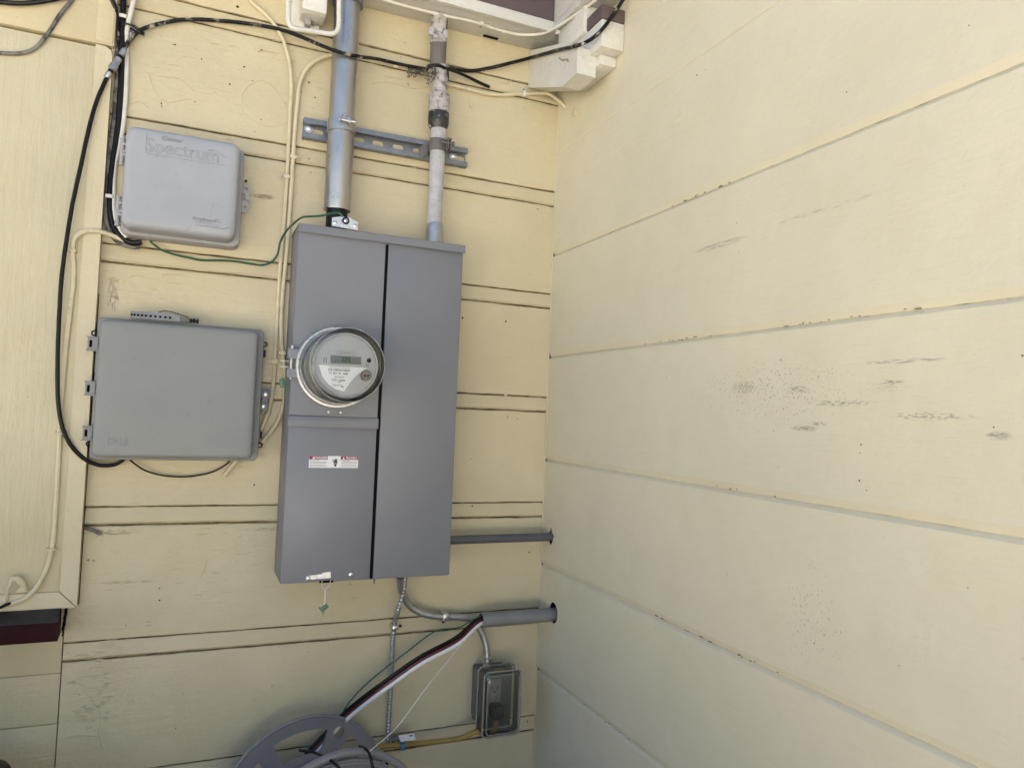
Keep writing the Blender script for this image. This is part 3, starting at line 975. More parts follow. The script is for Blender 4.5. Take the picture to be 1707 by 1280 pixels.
obj('ear', MB().prism(rrect(OY - .032, Z(254), OY - .014, Z(234), .004), [], e2 - .001, e2 + .001, FX).prism(rrect(OY - .032, Z(254), OY - .014, Z(234), .004), [], e2 + .005, e2 + .007, FX), M['bare'], oc)
obj('bolt', MB().lathe([(.0025, -.018), (.0025, .012)], (e2 + .003, OY - .027, Z(243)), 'x', 10).lathe([(.0055, .0075), (.0055, .0115)], (e2 + .003, OY - .027, Z(243)), 'x', 6), M['bare'], oc)
obj('side_bracket', MB().prism([(xm - .036, Z(258)), (xm - .030, Z(263)), (xm - .016, Z(256)), (xm - .016, Z(238)), (xm - .028, Z(240)), (xm - .036, Z(247))], [], -.0215, -.0195, FY), M['bare'], oc)

# ---- meter panel
PX0, PX1, PZ0, PZ1, PD = -0.6155, -0.274, 1.1565, 1.8565, 0.119
GX0, GX1 = at(620, 940, -.12).x - .0032, at(620, 940, -.12).x + .0035
pan = thing('meter_panel', 'tall grey electrical meter panel with two covers and a narrow gap between them', 'electrical panel', ((PX0 + PX1) / 2, 0, PZ0))
body = MB().box(PX0, -0.1145, PZ0, PX1, -0.0006, PZ1, 0.0015)
obj('cabinet', body, M['enamel'], pan)
obj('gap_channel', MB().box(GX0 - .001, -0.1165, PZ0 + .0015, GX1 + .001, -0.1147, PZ1 - .017), M['dark'], pan)
zl1, zl0 = at(560, 695, -.12).z, at(560, 712, -.12).z
MX, MZ = -0.5305, 1.5795
obj('meter_cover', MB().prism(rrect(PX0, zl1 - .002, GX0, PZ1 - .014, .0015, 2), [circ(MX, MZ, .0765, 40)], -0.1195, -0.1148, FY), M['enamel'], pan)
lc = obj('lower_cover', MB().box(PX0, -0.1195, PZ0 + .0005, GX0, -0.1148, zl0, 0.0016), M['enamel'], pan)
obj('cover_lip', MB().prism([(-.1155, zl0 - .001), (-.1255, zl0 - .001), (-.1262, zl0 + .0005), (-.1262, zl1 - .004), (-.1245, zl1 - .0005), (-.1198, zl1 + .001), (-.1155, zl1 + .001)], [], PX0 - .002, GX0 + .0012, FX), M['enamel'], pan)
obj('door', MB().box(GX1, -0.1200, PZ0 + .001, PX1 + .0008, -0.1148, PZ1 - .013, 0.0022, 3), M['enamel2'], pan)
hd = at(600, 372, -.128)
obj('rain_hood', MB().prism([(-.1285, PZ1 - .0155), (-.1270, PZ1 - .0155), (-.1270, PZ1 - .001), (-.0006, PZ1 - .0), (-.0006, PZ1 + .0014), (-.1275, PZ1 + .0012), (-.1285, PZ1 + .0)], [], PX0 - .0018, PX1 + .0022, FX), M['enamel2'], pan)
# bracket plate on the hood
bx = at(575, 374, -.131)
hp = [at(553.5, 363, -.131), at(570, 361.5, -.131), at(583, 363.5, -.131), at(596.5, 371, -.131), at(596, 384, -.131), at(553, 377, -.131)]
pl = obj('hub_plate', MB().prism([(p.x, p.z) for p in hp], [], -.1325, -.1288, FY), M['zinc'], pan)
for px, py, r in ((558.5, 371.5, .0042), (592, 376.5, .0045)):
    c = at(px, py, -.133)
    obj('screw', MB().lathe([(r, 0), (r * .9, -.002), (r * .4, -.0028)], (c.x, -.1325, c.z), 'y', 14), M['zinc'], pl)
c = at(576.5, 368, -.134)
obj('lug', MB().torus((c.x, -.1345, c.z), .0058, .0016, 'y', 20, 6), M['black'], pl)
obj('screw', MB().lathe([(.0043, 0), (.0040, -.003), (.002, -.0042)], (c.x, -.1325, c.z), 'y', 14), M['zinc'], pl)
# small screws under the meter, hasp and cover screw
for px, py in ((548, 686.5), (568, 687.5)):
    c = at(px, py, -.12)
    obj('screw', screw_mb((c.x, -.1195, c.z), .0028, .002), M['zinc'], pan)
c = at(585, 957, -.121)
obj('cover_screw', MB().lathe([(.0062, 0), (.0060, -.0012), (.0045, -.0035), (.0015, -.0045)], (c.x, -.1195, c.z), 'y', 20), M['zinc'], pan)
ha, hb = at(513, 963.5, -.122), at(551, 958, -.122)
hs = obj('hasp', MB().prism([(ha.x - .003, ha.z - .0035), (ha.x - .003, ha.z + .0035), (ha.x + .0, ha.z + .0045), (hb.x - .017, hb.z + .0025), (hb.x - .0165, hb.z + .0045), (hb.x, hb.z + .0062), (hb.x + .001, hb.z - .006), (hb.x - .017, hb.z - .0062)], [], -.1218, -.1197, FY), M['zinc'], pan)
obj('screw', MB().lathe([(.0045, 0), (.004, -.002), (.0015, -.003)], (ha.x + .0015, -.1218, ha.z), 'y', 14), M['zinc'], hs)
c = at(544, 969.5, -.121)
obj('hasp_slot', MB().box(c.x - .0135, -.1206, c.z - .0018, c.x + .0135, -.1196, c.z + .0022), M['dark'], pan)
c = at(624, 968, -.118)
obj('bottom_tab', MB().prism([(c.x - .002, PZ0 + .001), (c.x + .002, PZ0 + .001), (c.x + .001, PZ0 - .009), (c.x - .001, PZ0 - .009)], [], -.1185, -.1165, FY), M['bare'], pan)
for py in (486, 872):
    c = at(771, py, -.09)
    obj('side_tab', MB().box(PX1, -.108, c.z - .012, PX1 + .0016, -.088, c.z + .012, .0004), M['label'], pan)
# warning label
la, lb = at(515.5, 759.5, -.1198), at(596.5, 780, -.1198)
LW, LH = lb.x - la.x, la.z - lb.z
ly = -.1195
wl = obj('warning_label', MB().box(la.x, ly - .0003, lb.z, lb.x, ly + .0001, la.z), M['label'], pan, smooth=0)
ly2 = ly - .0006
hz0 = la.z - LH * .30
for a, b in ((0.0, .375), (.635, 1.0)):
    obj('red_heading', MB().box(la.x + LW * a + .0002, ly2, hz0, la.x + LW * b - .0002, ly - .0002, la.z - .0002), M['labelred'], wl, smooth=0)
text('lettering', 'DANGER', LH * .235, (la.x + LW * .235, ly2 - .0002, la.z - LH * .155), M['label'], wl, .0001, sx=1.15, bold=.00012)
text('lettering', 'PELIGRO', LH * .235, (la.x + LW * .86, ly2 - .0002, la.z - LH * .155), M['label'], wl, .0001, sx=1.05, bold=.00012)
for fx in (.085, .695):
    x = la.x + LW * fx
    sy = MB().prism([(x - .0022, hz0 + .0007), (x + .0022, hz0 + .0007), (x, la.z - .0007)], [], ly2 - .0004, ly2 - .0001, FY)
    obj('warning_triangle', sy, M['label'], wl, smooth=0)
# struck hand pictogram
hx, hzc = la.x + LW * .535, lb.z + LH * .47
hnd = MB()
hnd.prism([(hx - .0038, hzc - .002), (hx - .003, hzc - .0055), (hx - .0016, hzc - .0062), (hx - .0014, hzc - .0082), (hx + .0016, hzc - .0082), (hx + .0018, hzc - .0055), (hx + .0034, hzc - .002), (hx + .0036, hzc + .001), (hx - .0034, hzc + .001)], [], ly - .0008, ly - .0003, FY)
for i, (dx, hh) in enumerate(((-.0028, .0046), (-.0011, .0065), (.0006, .0074), (.0023, .0062))):
    hnd.box(hx + dx - .0007, ly - .0008, hzc + .001, hx + dx + .0007, ly - .0003, hzc + hh)
hnd.prism([(hx - .0072, hzc + .0062), (hx - .0048, hzc + .0032), (hx - .0062, hzc + .0018), (hx - .0042, hzc - .001), (hx - .0052, hzc + .0018), (hx - .0036, hzc + .003), (hx - .0064, hzc + .0064)], [], ly - .0008, ly - .0003, FY)
obj('hand_symbol', hnd, M['ink'], wl, smooth=0)
obj('hand_band', MB().box(hx - .003, ly - .0011, hzc - .0032, hx + .0028, ly - .0008, hzc - .0020), M['label'], wl, smooth=0)
fine = MB()
for (a, b) in ((.02, .36), (.655, .985)):
    for r, (f, w) in enumerate(((.38, .55), (.50, 1.0), (.60, .96), (.76, .9), (.88, 1.0))):
        x = la.x + LW * a
        end = la.x + LW * (a + (b - a) * w)
        z = la.z - LH * f
        while x < end:
            w_ = random.uniform(.0012, .0036)
            fine.box(x, ly - .0006, z - .0004, min(x + w_, end), ly - .0003, z + .0004)
            x += w_ + .0006
tag(obj('fine_print', fine, M['ink2'], wl, smooth=0), kind='stuff')

# ---- wire seal hanging below the hasp
ws = thing('wire_seal', 'green plastic seal hanging on a thin wire loop under the panel hasp', 'seal', at(541, 1000, -.115))
q = [(537, 968, -.122), (537, 978, -.117), (541, 983, -.115), (541, 1000, -.113), (541, 1008, -.112)]
obj('wire', MB().cable([at(*p) for p in q], .0007, 6).cable([at(*p) for p in ((551, 967, -.122), (549, 976, -.117), (543, 983, -.115), (542, 1000, -.113), (539, 1008, -.112))], .0007, 6), M['string'], ws)
c = at(541.5, 1012, -.112)
rotm = Matrix.Translation(c) @ Matrix.Rotation(R(-40), 4, 'Y')
obj('seal_body', MB().box(-.0065, -.003, -.0042, .0065, .003, .0042, .001, 2, rotm), M['mesh_green'], ws)
rot2 = Matrix.Translation(at(536, 1017, -.112)) @ Matrix.Rotation(R(50), 4, 'Y')
obj('seal_flange', MB().box(-.0075, -.0035, -.0011, .0075, .0035, .0011, .0004, 2, rot2), M['mesh_green'], ws)

# ---- the meter
met = thing('electric_meter', 'round glass electric meter with a small display set in the left half of the panel', 'electric meter', (MX, -.12, MZ - .08))
RY = -0.1205
obj('sealing_ring', MB().lathe([(.0775, RY), (.0800, RY - .001), (.0806, RY - .010), (.0804, RY - .0165), (.0790, RY - .0190), (.0750, RY - .0192), (.0742, RY - .0178), (.0745, RY - .0155), (.0768, RY - .014), (.0768, RY)], (MX, 0, MZ), 'y', 64, True), M['brightzinc'], met)
# clamp lugs of the ring
for s, zz in ((1, 0.0), (-1, 0.0)):
    za = at(483, 590 if s > 0 else 622, -.13).z
    xa0, xa1 = at(479, 600, -.13).x, at(496.5, 600, -.13).x
    obj('ring_lug', MB().prism([(xa0, za - .008), (xa1, za - .010 + (.002 if s < 0 else 0)), (xa1 + .002, za + .009), (xa0, za + .0105 if s > 0 else za + .008)], [], RY - .0155, RY - .0035, FY), M['lug'], met)
zmid = at(485, 606, -.13).z
obj('lug_bolt', MB().lathe([(.0024, -.030), (.0024, .034)], (at(489, 606, -.13).x - .004, RY - .010, zmid), 'z', 10).lathe([(.0046, .029), (.0046, .035)], (at(489, 606, -.13).x - .004, RY - .010, zmid), 'z', 6), M['screw'], met)
for zz_ in (zmid + .0042, zmid - .0066):
    obj('pull_tab', MB().box(at(466, 600, -.13).x, RY - .008, zz_ - .0006, at(482, 600, -.13).x, RY - .0065, zz_ + .0006), M['string'], met)
FYF = -0.222                         # plane of the face
GF = -0.2515                         # front of the glass
obj('meter_base', MB().lathe([(.074, RY - .001), (.0735, RY - .013), (.070, RY - .016), (.069, RY - .03), (.002, RY - .0302)], (MX, 0, MZ), 'y', 56, True), M['boxgrey'], met)
obj('inner_barrel', MB().lathe([(.0665, RY - .0305), (.0640, RY - .055), (.0605, FYF + .0255), (.0605, FYF + .004), (.0560, FYF + .001)], (MX, 0, MZ), 'y', 56, True), M['meterring'], met)
obj('face_ring', MB().lathe([(.0605, FYF + .003), (.0612, FYF - .002), (.0598, FYF - .004), (.0572, FYF - .0035), (.0566, FYF + .0005)], (MX, 0, MZ), 'y', 56, True), M['face'], met)
fp = obj('faceplate', MB().lathe([(.0566, FYF + .002), (.0566, FYF), (.0005, FYF)], (MX, 0, MZ), 'y', 56), M['face'], met)
obj('glass_cover', MB().lathe([(.0742, RY - .0125), (.0735, RY - .035), (.0712, RY - .075), (.0690, GF + .010), (.0668, GF + .003), (.0630, GF), (.0005, GF - .0006)], (MX, 0, MZ), 'y', 64, True), M['glass'], met)
obj('glass_rim', MB().torus((MX, GF + .0045, MZ), .0680, .0013, 'y', 56, 6), M['glassrim'], met)
obj('glass_rim', MB().torus((MX, RY - .022, MZ), .0738, .0014, 'y', 56, 6), M['glassrim'], met)
# things on the face; local helper maps photo pixels to the face plane
F = lambda px, py: at(px, py, FYF)
fy = FYF - .0004


def face_poly(name, pix, mat, dy=.0004, parent=None):
    pts = [F(*p) for p in pix]
    return obj(name, MB().prism([(p.x, p.z) for p in pts], [], FYF - dy, FYF - .00005, FY), mat, parent or fp, smooth=0)


disp = face_poly('display', [(551, 592), (602, 595), (602, 608), (550.5, 605.5)], M['lcd'], .0006)
text('digits', '232', .0125, F(576.5, 600) + Vector((0, -.0009, 0)), M['ink'], disp, .0001, sx=.95, bold=.00038)
text('digits', ';', .0075, F(559, 601) + Vector((0, -.0009, 0)), M['ink'], disp, .0001)
lab = face_poly('rating_label', [(531.5, 608), (612.5, 613.5), (604, 618), (594, 626), (584, 637), (577, 647), (574, 652.5), (560, 649), (547, 640), (537, 627)], M['label'], .0005)
ty = Vector((0, -.0008, 0))
text('lettering', 'SCE 222014-718239', .0060, F(565, 617) + ty, M['ink'], lab, .0001, sx=.80, bold=.00012)
text('lettering', 'CL200 240V 3W TYPE C2SOR', .0030, F(566, 612) + ty, M['ink2'], lab, .0001)
text('lettering', '264 473 073', .0048, F(565.5, 629) + ty, M['ink2'], lab, .0001, sx=.75)
text('lettering', 'OpenWay', .0052, F(563, 642) + ty, M['ink2'], lab, .0001, sx=.9)
bc = MB()
for (xa, ya, xb, yb, h) in ((548, 621.5, 581, 623.5, .0022), (553, 633, 575, 634.5, .0024)):
    a, b = F(xa, ya), F(xb, yb)
    n = 26
    for i in range(n):
        if random.random() < .66:
            x = a.x + (b.x - a.x) * i / n
            z = a.z + (b.z - a.z) * i / n
            bc.box(x, FYF - .0008, z - h / 2, x + (b.x - a.x) / n * random.uniform(.5, .95), FYF - .0006, z + h / 2)
a = F(566, 637); b = F(571, 645)
bc.box(a.x - .004, FYF - .0008, a.z - .0004, a.x + .003, FYF - .0006, a.z + .0004)
bc.box(b.x - .003, FYF - .0008, b.z - .0006, b.x + .0025, FYF - .0006, b.z + .0006)
tag(obj('barcode', bc, M['ink'], lab, smooth=0), kind='stuff')
fl = MB()
for (xa, ya, xb) in ((560, 584, 592), (566, 587.5, 584), (560, 589, 570), (574, 589.6, 592)):
    x, z = F(xa, ya).x, F(xa, ya).z
    xe = F(xb, ya).x
    while x < xe:
        w = random.uniform(.0008, .002)
        fl.box(x, FYF - .0005, z - .0003 - (x - F(xa, ya).x) * .05, x + w, FYF - .0003, z + .0004 - (x - F(xa, ya).x) * .05)
        x += w + .0004
tag(obj('fine_print', fl, M['ink2'], fp, smooth=0), kind='stuff')
c = F(615, 601)
obj('light_sensor', MB().lathe([(.0043, FYF), (.0043, FYF - .0016), (.0030, FYF - .002)], (c.x, 0, c.z), 'y', 18), M['dark'], fp)
for (x, z0_, z1_, w) in ((F(542, 601).x, F(542, 605).z, F(542, 596).z, .0022), (F(612, 609).x, F(612, 612).z, F(612, 607).z, .0018)):
    obj('arrow_mark', MB().tube([(x - w, FYF - .0004, z0_), (x - w, FYF - .0004, z1_), (x + w, FYF - .0004, z1_), (x + w, FYF - .0004, z0_)], .00045, 4), M['ink'], fp, smooth=0)
c = at(611, 626, FYF - .012)
kp = obj('optical_port', MB().lathe([(.0098, FYF), (.0098, FYF - .010), (.0086, FYF - .012)], (c.x, 0, c.z), 'y', 26), M['port'], fp)
for dx in (-.0026, .0030):
    obj('port_eye', MB().lathe([(.0022, 0), (.0014, -.0008)], (c.x + dx, FYF - .012, c.z - .0005), 'y', 10), M['dark'], kp)
for (px, py) in ((615.5, 577.5), (611, 646)):
    c = F(px, py)
    obj('face_pin', MB().lathe([(.0012, FYF), (.0012, FYF - .001)], (c.x, 0, c.z), 'y', 8), M['ink'], fp)

# green plastic padlock seal behind the ring
gs = tag(obj('plastic_seal', MB().box(at(465, 640, -.1).x, -.106, at(465, 642, -.1).z, at(474, 640, -.1).x, -.099, at(465, 630, -.1).z, .002).cable([at(466, 641, -.102), at(470, 646, -.102), at(477, 642, -.102), at(478, 650, -.1), at(477, 663, -.1)], .001, 6), M['mesh_green']),
         'small green plastic seal with a wire beside the meter ring clamp', 'seal')

# ---- box with embossed lid
AF = -0.085
ax0, ax1, az0, az1 = -0.9285, -0.7295, 1.8185, 2.0085
bA = thing('cable_box', 'pale grey plastic cable company box with embossed lettering on its lid', 'utility box', ((ax0 + ax1) / 2, 0, 1.813))


def lid(x0, z0, x1, z1, y0, y1, r, soft, n=6):
    rings = []
    for ins, y in ((0, y0), (0, y1 + soft), (soft * .13, y1 + soft * .5), (soft * .5, y1 + soft * .13), (soft, y1), (soft * 1.6, y1 - .0004), (soft * 2.6, y1 - .0008)):
        rings.append([Vector((p[0], y, p[1])) for p in rrect(x0 + ins, z0 + ins, x1 - ins, z1 - ins, max(r - ins * .6, .003), n)])
    return rings


def lid_cap(mb):
    return mb


obj('base', MB().loft([[Vector((p[0], y, p[1])) for p in rrect(-.9335 + i, 1.8125 + i, -.7195 - i, 2.0125 - i, .016, 6)] for i, y in ((0, -.0006), (0, -.036), (.0015, -.0385))]), M['plastA_base'], bA)
ldA = obj('lid', MB().loft(lid(ax0, az0, ax1, az1, -.0386, AF, .017, .011)), M['plastA'], bA, smooth=50)
# embossed words, frame and arrow
A_ = lambda px, py: at(px, py, AF - .0012)
ts = A_(303, 248)
text('lettering', 'Spectrum', .037, A_(304, 252) + Vector((.002, 0, 0)), M['emboss'], ldA, 0, sx=.90, outline=.00042)
text('lettering', 'Charter', .0118, A_(287, 233) + Vector((0, 0, 0)), M['emboss'], ldA, 0, sx=.95, outline=.00032)
fr_ = MB()
fr_.tube([A_(*p) for p in ((244.5, 224), (243.5, 240), (242.5, 254), (245, 256), (300, 265), (376, 276.5))], .0006, 5)
fr_.tube([A_(*p) for p in ((346, 250), (362, 252.5), (368, 257), (376, 263))], .0009, 5)
obj('embossed_frame', fr_, M['emboss'], ldA)
text('lettering', 'Amphenol', .0105, A_(340, 366) + Vector((0, 0, 0)), M['emboss'], ldA, 0, sx=.95, outline=.0004)
obj('embossed_mark', MB().tube([A_(*p) for p in ((324, 370), (350, 373), (366, 377))], .0006, 5).tube([A_(*p) for p in ((326, 375), (360, 379.5), (373, 382), (384, 378))], .0008, 5).torus(A_(364, 369), .0034, .0006, 'y', 14, 5), M['emboss'], ldA)
# hinges at the left
for (pya, pyb, pxc) in ((231, 275, 204), (328, 376, 197)):
    za, zb = at(pxc, pya, -.04).z, at(pxc, pyb, -.04).z
    xh = at(pxc, pya, -.04).x + .001
    h = obj('hinge', MB().lathe([(.0036, zb), (.0036, za)], (xh, -.041, 0), 'z', 12).lathe([(.0046, za - .002), (.0046, za + .001)], (xh, -.041, 0), 'z', 12).lathe([(.0046, zb - .001), (.0046, zb + .002)], (xh, -.041, 0), 'z', 12).lathe([(.0042, (za + zb) / 2 - .001), (.0042, (za + zb) / 2 + .001)], (xh, -.041, 0), 'z', 12), M['plastA_base'], bA)
    for t in (.22, .5, .62):
        z = za + (zb - za) * t
        obj('knuckle', MB().box(xh, -.0445, z - .0024, ax0 + .002, -.0375, z + .0024, .0006), M['plastA_base'], h)
# latch at the right
zl = at(410, 330, -.03).z
xl0 = -.7205
lt = obj('latch', MB().prism(rrect(xl0 - .002, zl - .031, xl0 + .0135, zl + .026, .003, 3), [rrect(xl0 + .0015, zl - .006, xl0 + .0055, zl + .0075, .0006, 1), circ(xl0 + .007, zl + .016, .0042, 12), circ(xl0 + .0065, zl - .020, .0026, 10)], -.0335, -.0285, FY), M['plastA_base'], bA)
obj('latch_screw', MB().lathe([(.0038, 0), (.003, -.0015)], (xl0 + .007, -.0285, zl + .0155), 'y', 12), M['plastA'], lt)
obj('latch_rib', MB().prism(rrect(xl0 + .007, zl - .006, xl0 + .0155, zl + .0045, .003, 3), [], -.038, -.034, FY), M['plastA_base'], lt)

# ---- grey network box
BF = -0.08
bx0, bx1, bz0, bz1 = -0.9515, -0.6765, 1.3925, 1.6445
bB = thing('network_box', 'larger green grey plastic box with three hinges on its left edge', 'utility box', ((bx0 + bx1) / 2, 0, 1.384))
obj('base', MB().loft([[Vector((p[0], y, p[1])) for p in rrect(-.9585 + i, 1.3865 + i, -.6635 - i, 1.6515 - i, .010, 5)] for i, y in ((0, -.0006), (0, -.040), (.001, -.042))]), M['plastB_base'], bB)
ldB = obj('lid', MB().loft(lid(bx0, bz0, bx1, bz1, -.0421, BF, .011, .007, 5)), M['plastB'], bB, smooth=50)
B_ = lambda px, py: at(px, py, BF - .0009)
mk = MB()
mk.prism([(B_(*p).x, B_(*p).z) for p in ((180.5, 729), (182.5, 729), (182, 743), (180, 743))], [], BF - .0012, BF - .0004, FY)
mk.prism([(B_(*p).x, B_(*p).z) for p in ((183, 729.5), (195.5, 733.5), (195, 736.5), (183, 731.5))], [], BF - .0012, BF - .0004, FY)
mk.prism([(B_(*p).x, B_(*p).z) for p in ((182, 741.5), (192, 735), (197.5, 731.5), (196, 737), (188, 739.5))], [], BF - .0013, BF - .0004, FY)
mk.box(B_(188, 728).x, BF - .0012, B_(188, 728.6).z, B_(195, 728).x, BF - .0004, B_(188, 727.4).z)
obj('embossed_mark', mk, M['embossB'], ldB)
mk = MB()
for px in (201.3, 205, 208.6, 212.6):
    t = 729 if px != 205 else 737
    a = B_(px, t)
    mk.box(a.x - .0008, BF - .0012, B_(px, 742.5).z, a.x + .0008, BF - .0004, a.z)
mk.box(B_(201.3, 742).x, BF - .0012, B_(201, 743).z, B_(206, 742).x, BF - .0004, B_(201, 741.6).z)
obj('embossed_letter', mk, M['embossB'], ldB)
for (pya, pyb, px) in ((562, 584, 154), (636.5, 658.5, 150), (710.5, 733, 146)):
    za, zb = at(px, pya, -.045).z, at(px, pyb, -.045).z
    xa = at(px - 7, pya, -.045).x
    h = obj('hinge', MB().prism(rrect(xa, zb, -.9555, za, .002, 2), [rrect(xa + .0028, zb + .0055, xa + .0075, za - .0055, .0018, 3)], -.0485, -.0445, FY), M['plastB_base'], bB)
    for zz_ in (za, zb):
        obj('hinge_plate', MB().box(xa - .0015, -.0505, zz_ - .0014, bx0 + .002, -.043, zz_ + .0014, .0005), M['plastB_base'], h)
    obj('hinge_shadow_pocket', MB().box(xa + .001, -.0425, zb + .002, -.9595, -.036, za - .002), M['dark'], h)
for (px, py) in ((157.5, 555.5), (148.5, 739.5), (441.5, 574), (433, 742)):
    c = at(px, py, -.02)
    obj('mounting_eye', MB().torus((c.x, -.02, c.z), .0046, .0014, 'y', 14, 6), M['black'], bB)
for (px, py) in ((441, 590), (435, 725)):
    c = at(px, py, -.02)
    obj('side_clip', MB().box(c.x - .0015, -.03, c.z - .007, c.x + .0015, -.012, c.z + .007, .0005), M['black'], bB)
for (px, py, nm) in ((443, 657, 1), (439.5, 677, 2)):
    c = at(px, py, -.028)
    lg = obj('lock_lug', MB().lathe([(.0078, 0), (.0078, -.004), (.0060, -.0046)], (c.x, -.026, c.z), 'y', 20), M['plastB_base'], bB)
    obj('lock_screw', MB().lathe([(.0052, 0), (.0046, -.003), (.002, -.0042)], (c.x, -.0306, c.z), 'y', 16), M['zinc'], lg)
obj('side_bracket', MB().box(at(436, 668, -.02).x, -.024, at(436, 688, -.02).z, at(447, 668, -.02).x, -.0205, at(436, 648, -.02).z, .002), M['plastB_base'], bB)

# ---- perforated metal bar lying on top of the network box
ga, gb_ = at(217, 534, -.045), at(316, 541, -.045)
gbar = thing('ground_bar', 'perforated metal bar lying on top of the green grey box', 'metal bar', ((ga.x + gb_.x) / 2, -.045, 1.652))
zb_ = 1.6535
hl = []
hxs = [at(px, 529.5, -.05).x for px in (219, 224, 230, 236.5, 243, 251, 259, 267, 275.5, 283.5)]
for x in hxs:
    hl.append(circ(x, zb_ + .0065, .0024, 10))
x_a, x_b, x_c = ga.x, at(300, 535, -.045).x, gb_.x
obj('bar', MB().prism([(x_a, zb_ - .0005), (x_b, zb_ - .0005), (x_b, zb_ + .0115), ((x_a + x_b) / 2, zb_ + .0150), (x_a, zb_ + .0125)], hl, -.050, -.047, FY), M['barmetal'], gbar)
obj('bar_core', MB().box(x_a + .001, -.0468, zb_, x_b, -.035, zb_ + .011), M['dark'], gbar)
obj('bar_end', MB().box(x_b, -.0495, zb_ - .0005, x_c, -.040, zb_ + .0095, .001), M['bare'], gbar)
obj('terminal', MB().lathe([(.0045, x_c), (.0045, x_c + .004)], (0, -.045, zb_ + .004), 'x', 10).lathe([(.0048, x_c + .005), (.0048, x_c + .010)], (0, -.045, zb_ + .0045), 'x', 10).lathe([(.0046, x_c + .0115), (.0046, x_c + .016)], (0, -.045, zb_ + .004), 'x', 10).lathe([(.002, x_c), (.002, x_c + .015)], (0, -.045, zb_ + .004), 'x', 6), M['black'], gbar)
obj('bar_wire', MB().cable([at(*p) for p in ((259, 525, -.046), (267, 520, -.046), (276, 518.5, -.046), (288, 520.5, -.046), (302, 525, -.046), (314, 529, -.046))], .0009, 6), M['black'], gbar)

# ================================================================== CONDUITS LOW ON THE WALL
cg = atx(918, 894.5, 0)
dk = MB().lathe([(.0098, PX1 + .0005), (.0098, .02)], (0, cg.y, cg.z), 'x', 24)
tag(obj('thin_conduit', dk, M['darkpipe']), 'straight dark grey conduit running from the panel into a ragged hole in the right wall', 'conduit')
cp = atx(918, 1024, 0)
mz = at(802, 1035, cp.y)
pv = thing('thick_conduit', 'open ended thick grey plastic conduit coming out of the round hole in the right wall', 'conduit', (mz.x, cp.y, cp.z))
rO = .0158
obj('conduit_body', MB().lathe([(rO - .002, mz.x + .06), (rO - .002, mz.x), (rO, mz.x), (rO, .03)], (0, cp.y, cp.z), 'x', 32, True), M['pvc'], pv)
obj('conduit_inside', MB().lathe([(rO - .0024, mz.x + .059), (.001, mz.x + .060)], (0, cp.y, cp.z), 'x', 20, True), M['dark'], pv)
# bent steel conduit to the outlet
EY = -.028
OBX, OBZ = -.1675, .8
ep = [(667, 962, -.055), (667, 975, -.045), (671, 990, -.036), (682, 1008, EY), (700, 1020, EY), (722, 1026, EY), (748, 1028, EY), (770, 1029, EY), (786, 1034, EY), (799, 1047, EY - .002), (807, 1064, EY - .004), (811, 1082, EY - .006), (812, 1104, EY - .008)]
ec = thing('bent_conduit', 'bent steel conduit curving from under the panel down to the outlet box', 'conduit', at(748, 1028, EY))
obj('conduit_body', MB().cable([at(*p) for p in ep], .0077, 16, 6), M['emt'], ec)
c = at(742, 1027.5, EY)
obj('strap', MB().box(c.x - .007, EY - .0088, c.z - .0088, c.x + .007, -.0006, c.z + .0088, .003).box(c.x - .0065, -.004, c.z - .018, c.x + .0065, -.0006, c.z - .008, .001), M['zinc'], ec)
c = at(812, 1098, EY - .008)
obj('connector', MB().lathe([(.0112, c.z - .007), (.0116, c.z + .003), (.0096, c.z + .005)], (c.x, c.y, 0), 'z', 16).lathe([(.0095, c.z - .022), (.0095, c.z - .0065)], (c.x, c.y, 0), 'z', 8), M['zinc'], ec)
# ribbed flexible conduit
fp_ = [(675, 960, -.05), (674, 975, -.045), (670, 995, -.04), (664, 1015, -.045), (658, 1038, -.02), (655, 1060, -.014), (653, 1100, -.012), (651, 1150, -.012), (648, 1200, -.014), (646, 1240, -.02)]
path = spline([at(*p) for p in fp_], 14)
res = []
L = 0
dens = []
for a, b in zip(path, path[1:]):
    nseg = max(1, int((b - a).length / .0012))
    for i in range(nseg):
        dens.append(a.lerp(b, i / nseg))
rad = [.0050 + .0009 * math.sin(i * 2 * PI / 4.2) for i in range(len(dens))]
fx_ = thing('flexible_conduit', 'thin ribbed flexible metal conduit hanging straight down below the panel', 'conduit', at(655, 1060, -.012))
obj('ribbed_hose', MB().tube(dens, rad, 10), M['emt'], fx_, smooth=60)
c = at(658, 1045, -.02)
obj('strap', MB().box(c.x - .0068, c.y - .0075, c.z - .0045, c.x + .0068, -.0006, c.z + .0045, .002), M['zinc'], fx_)

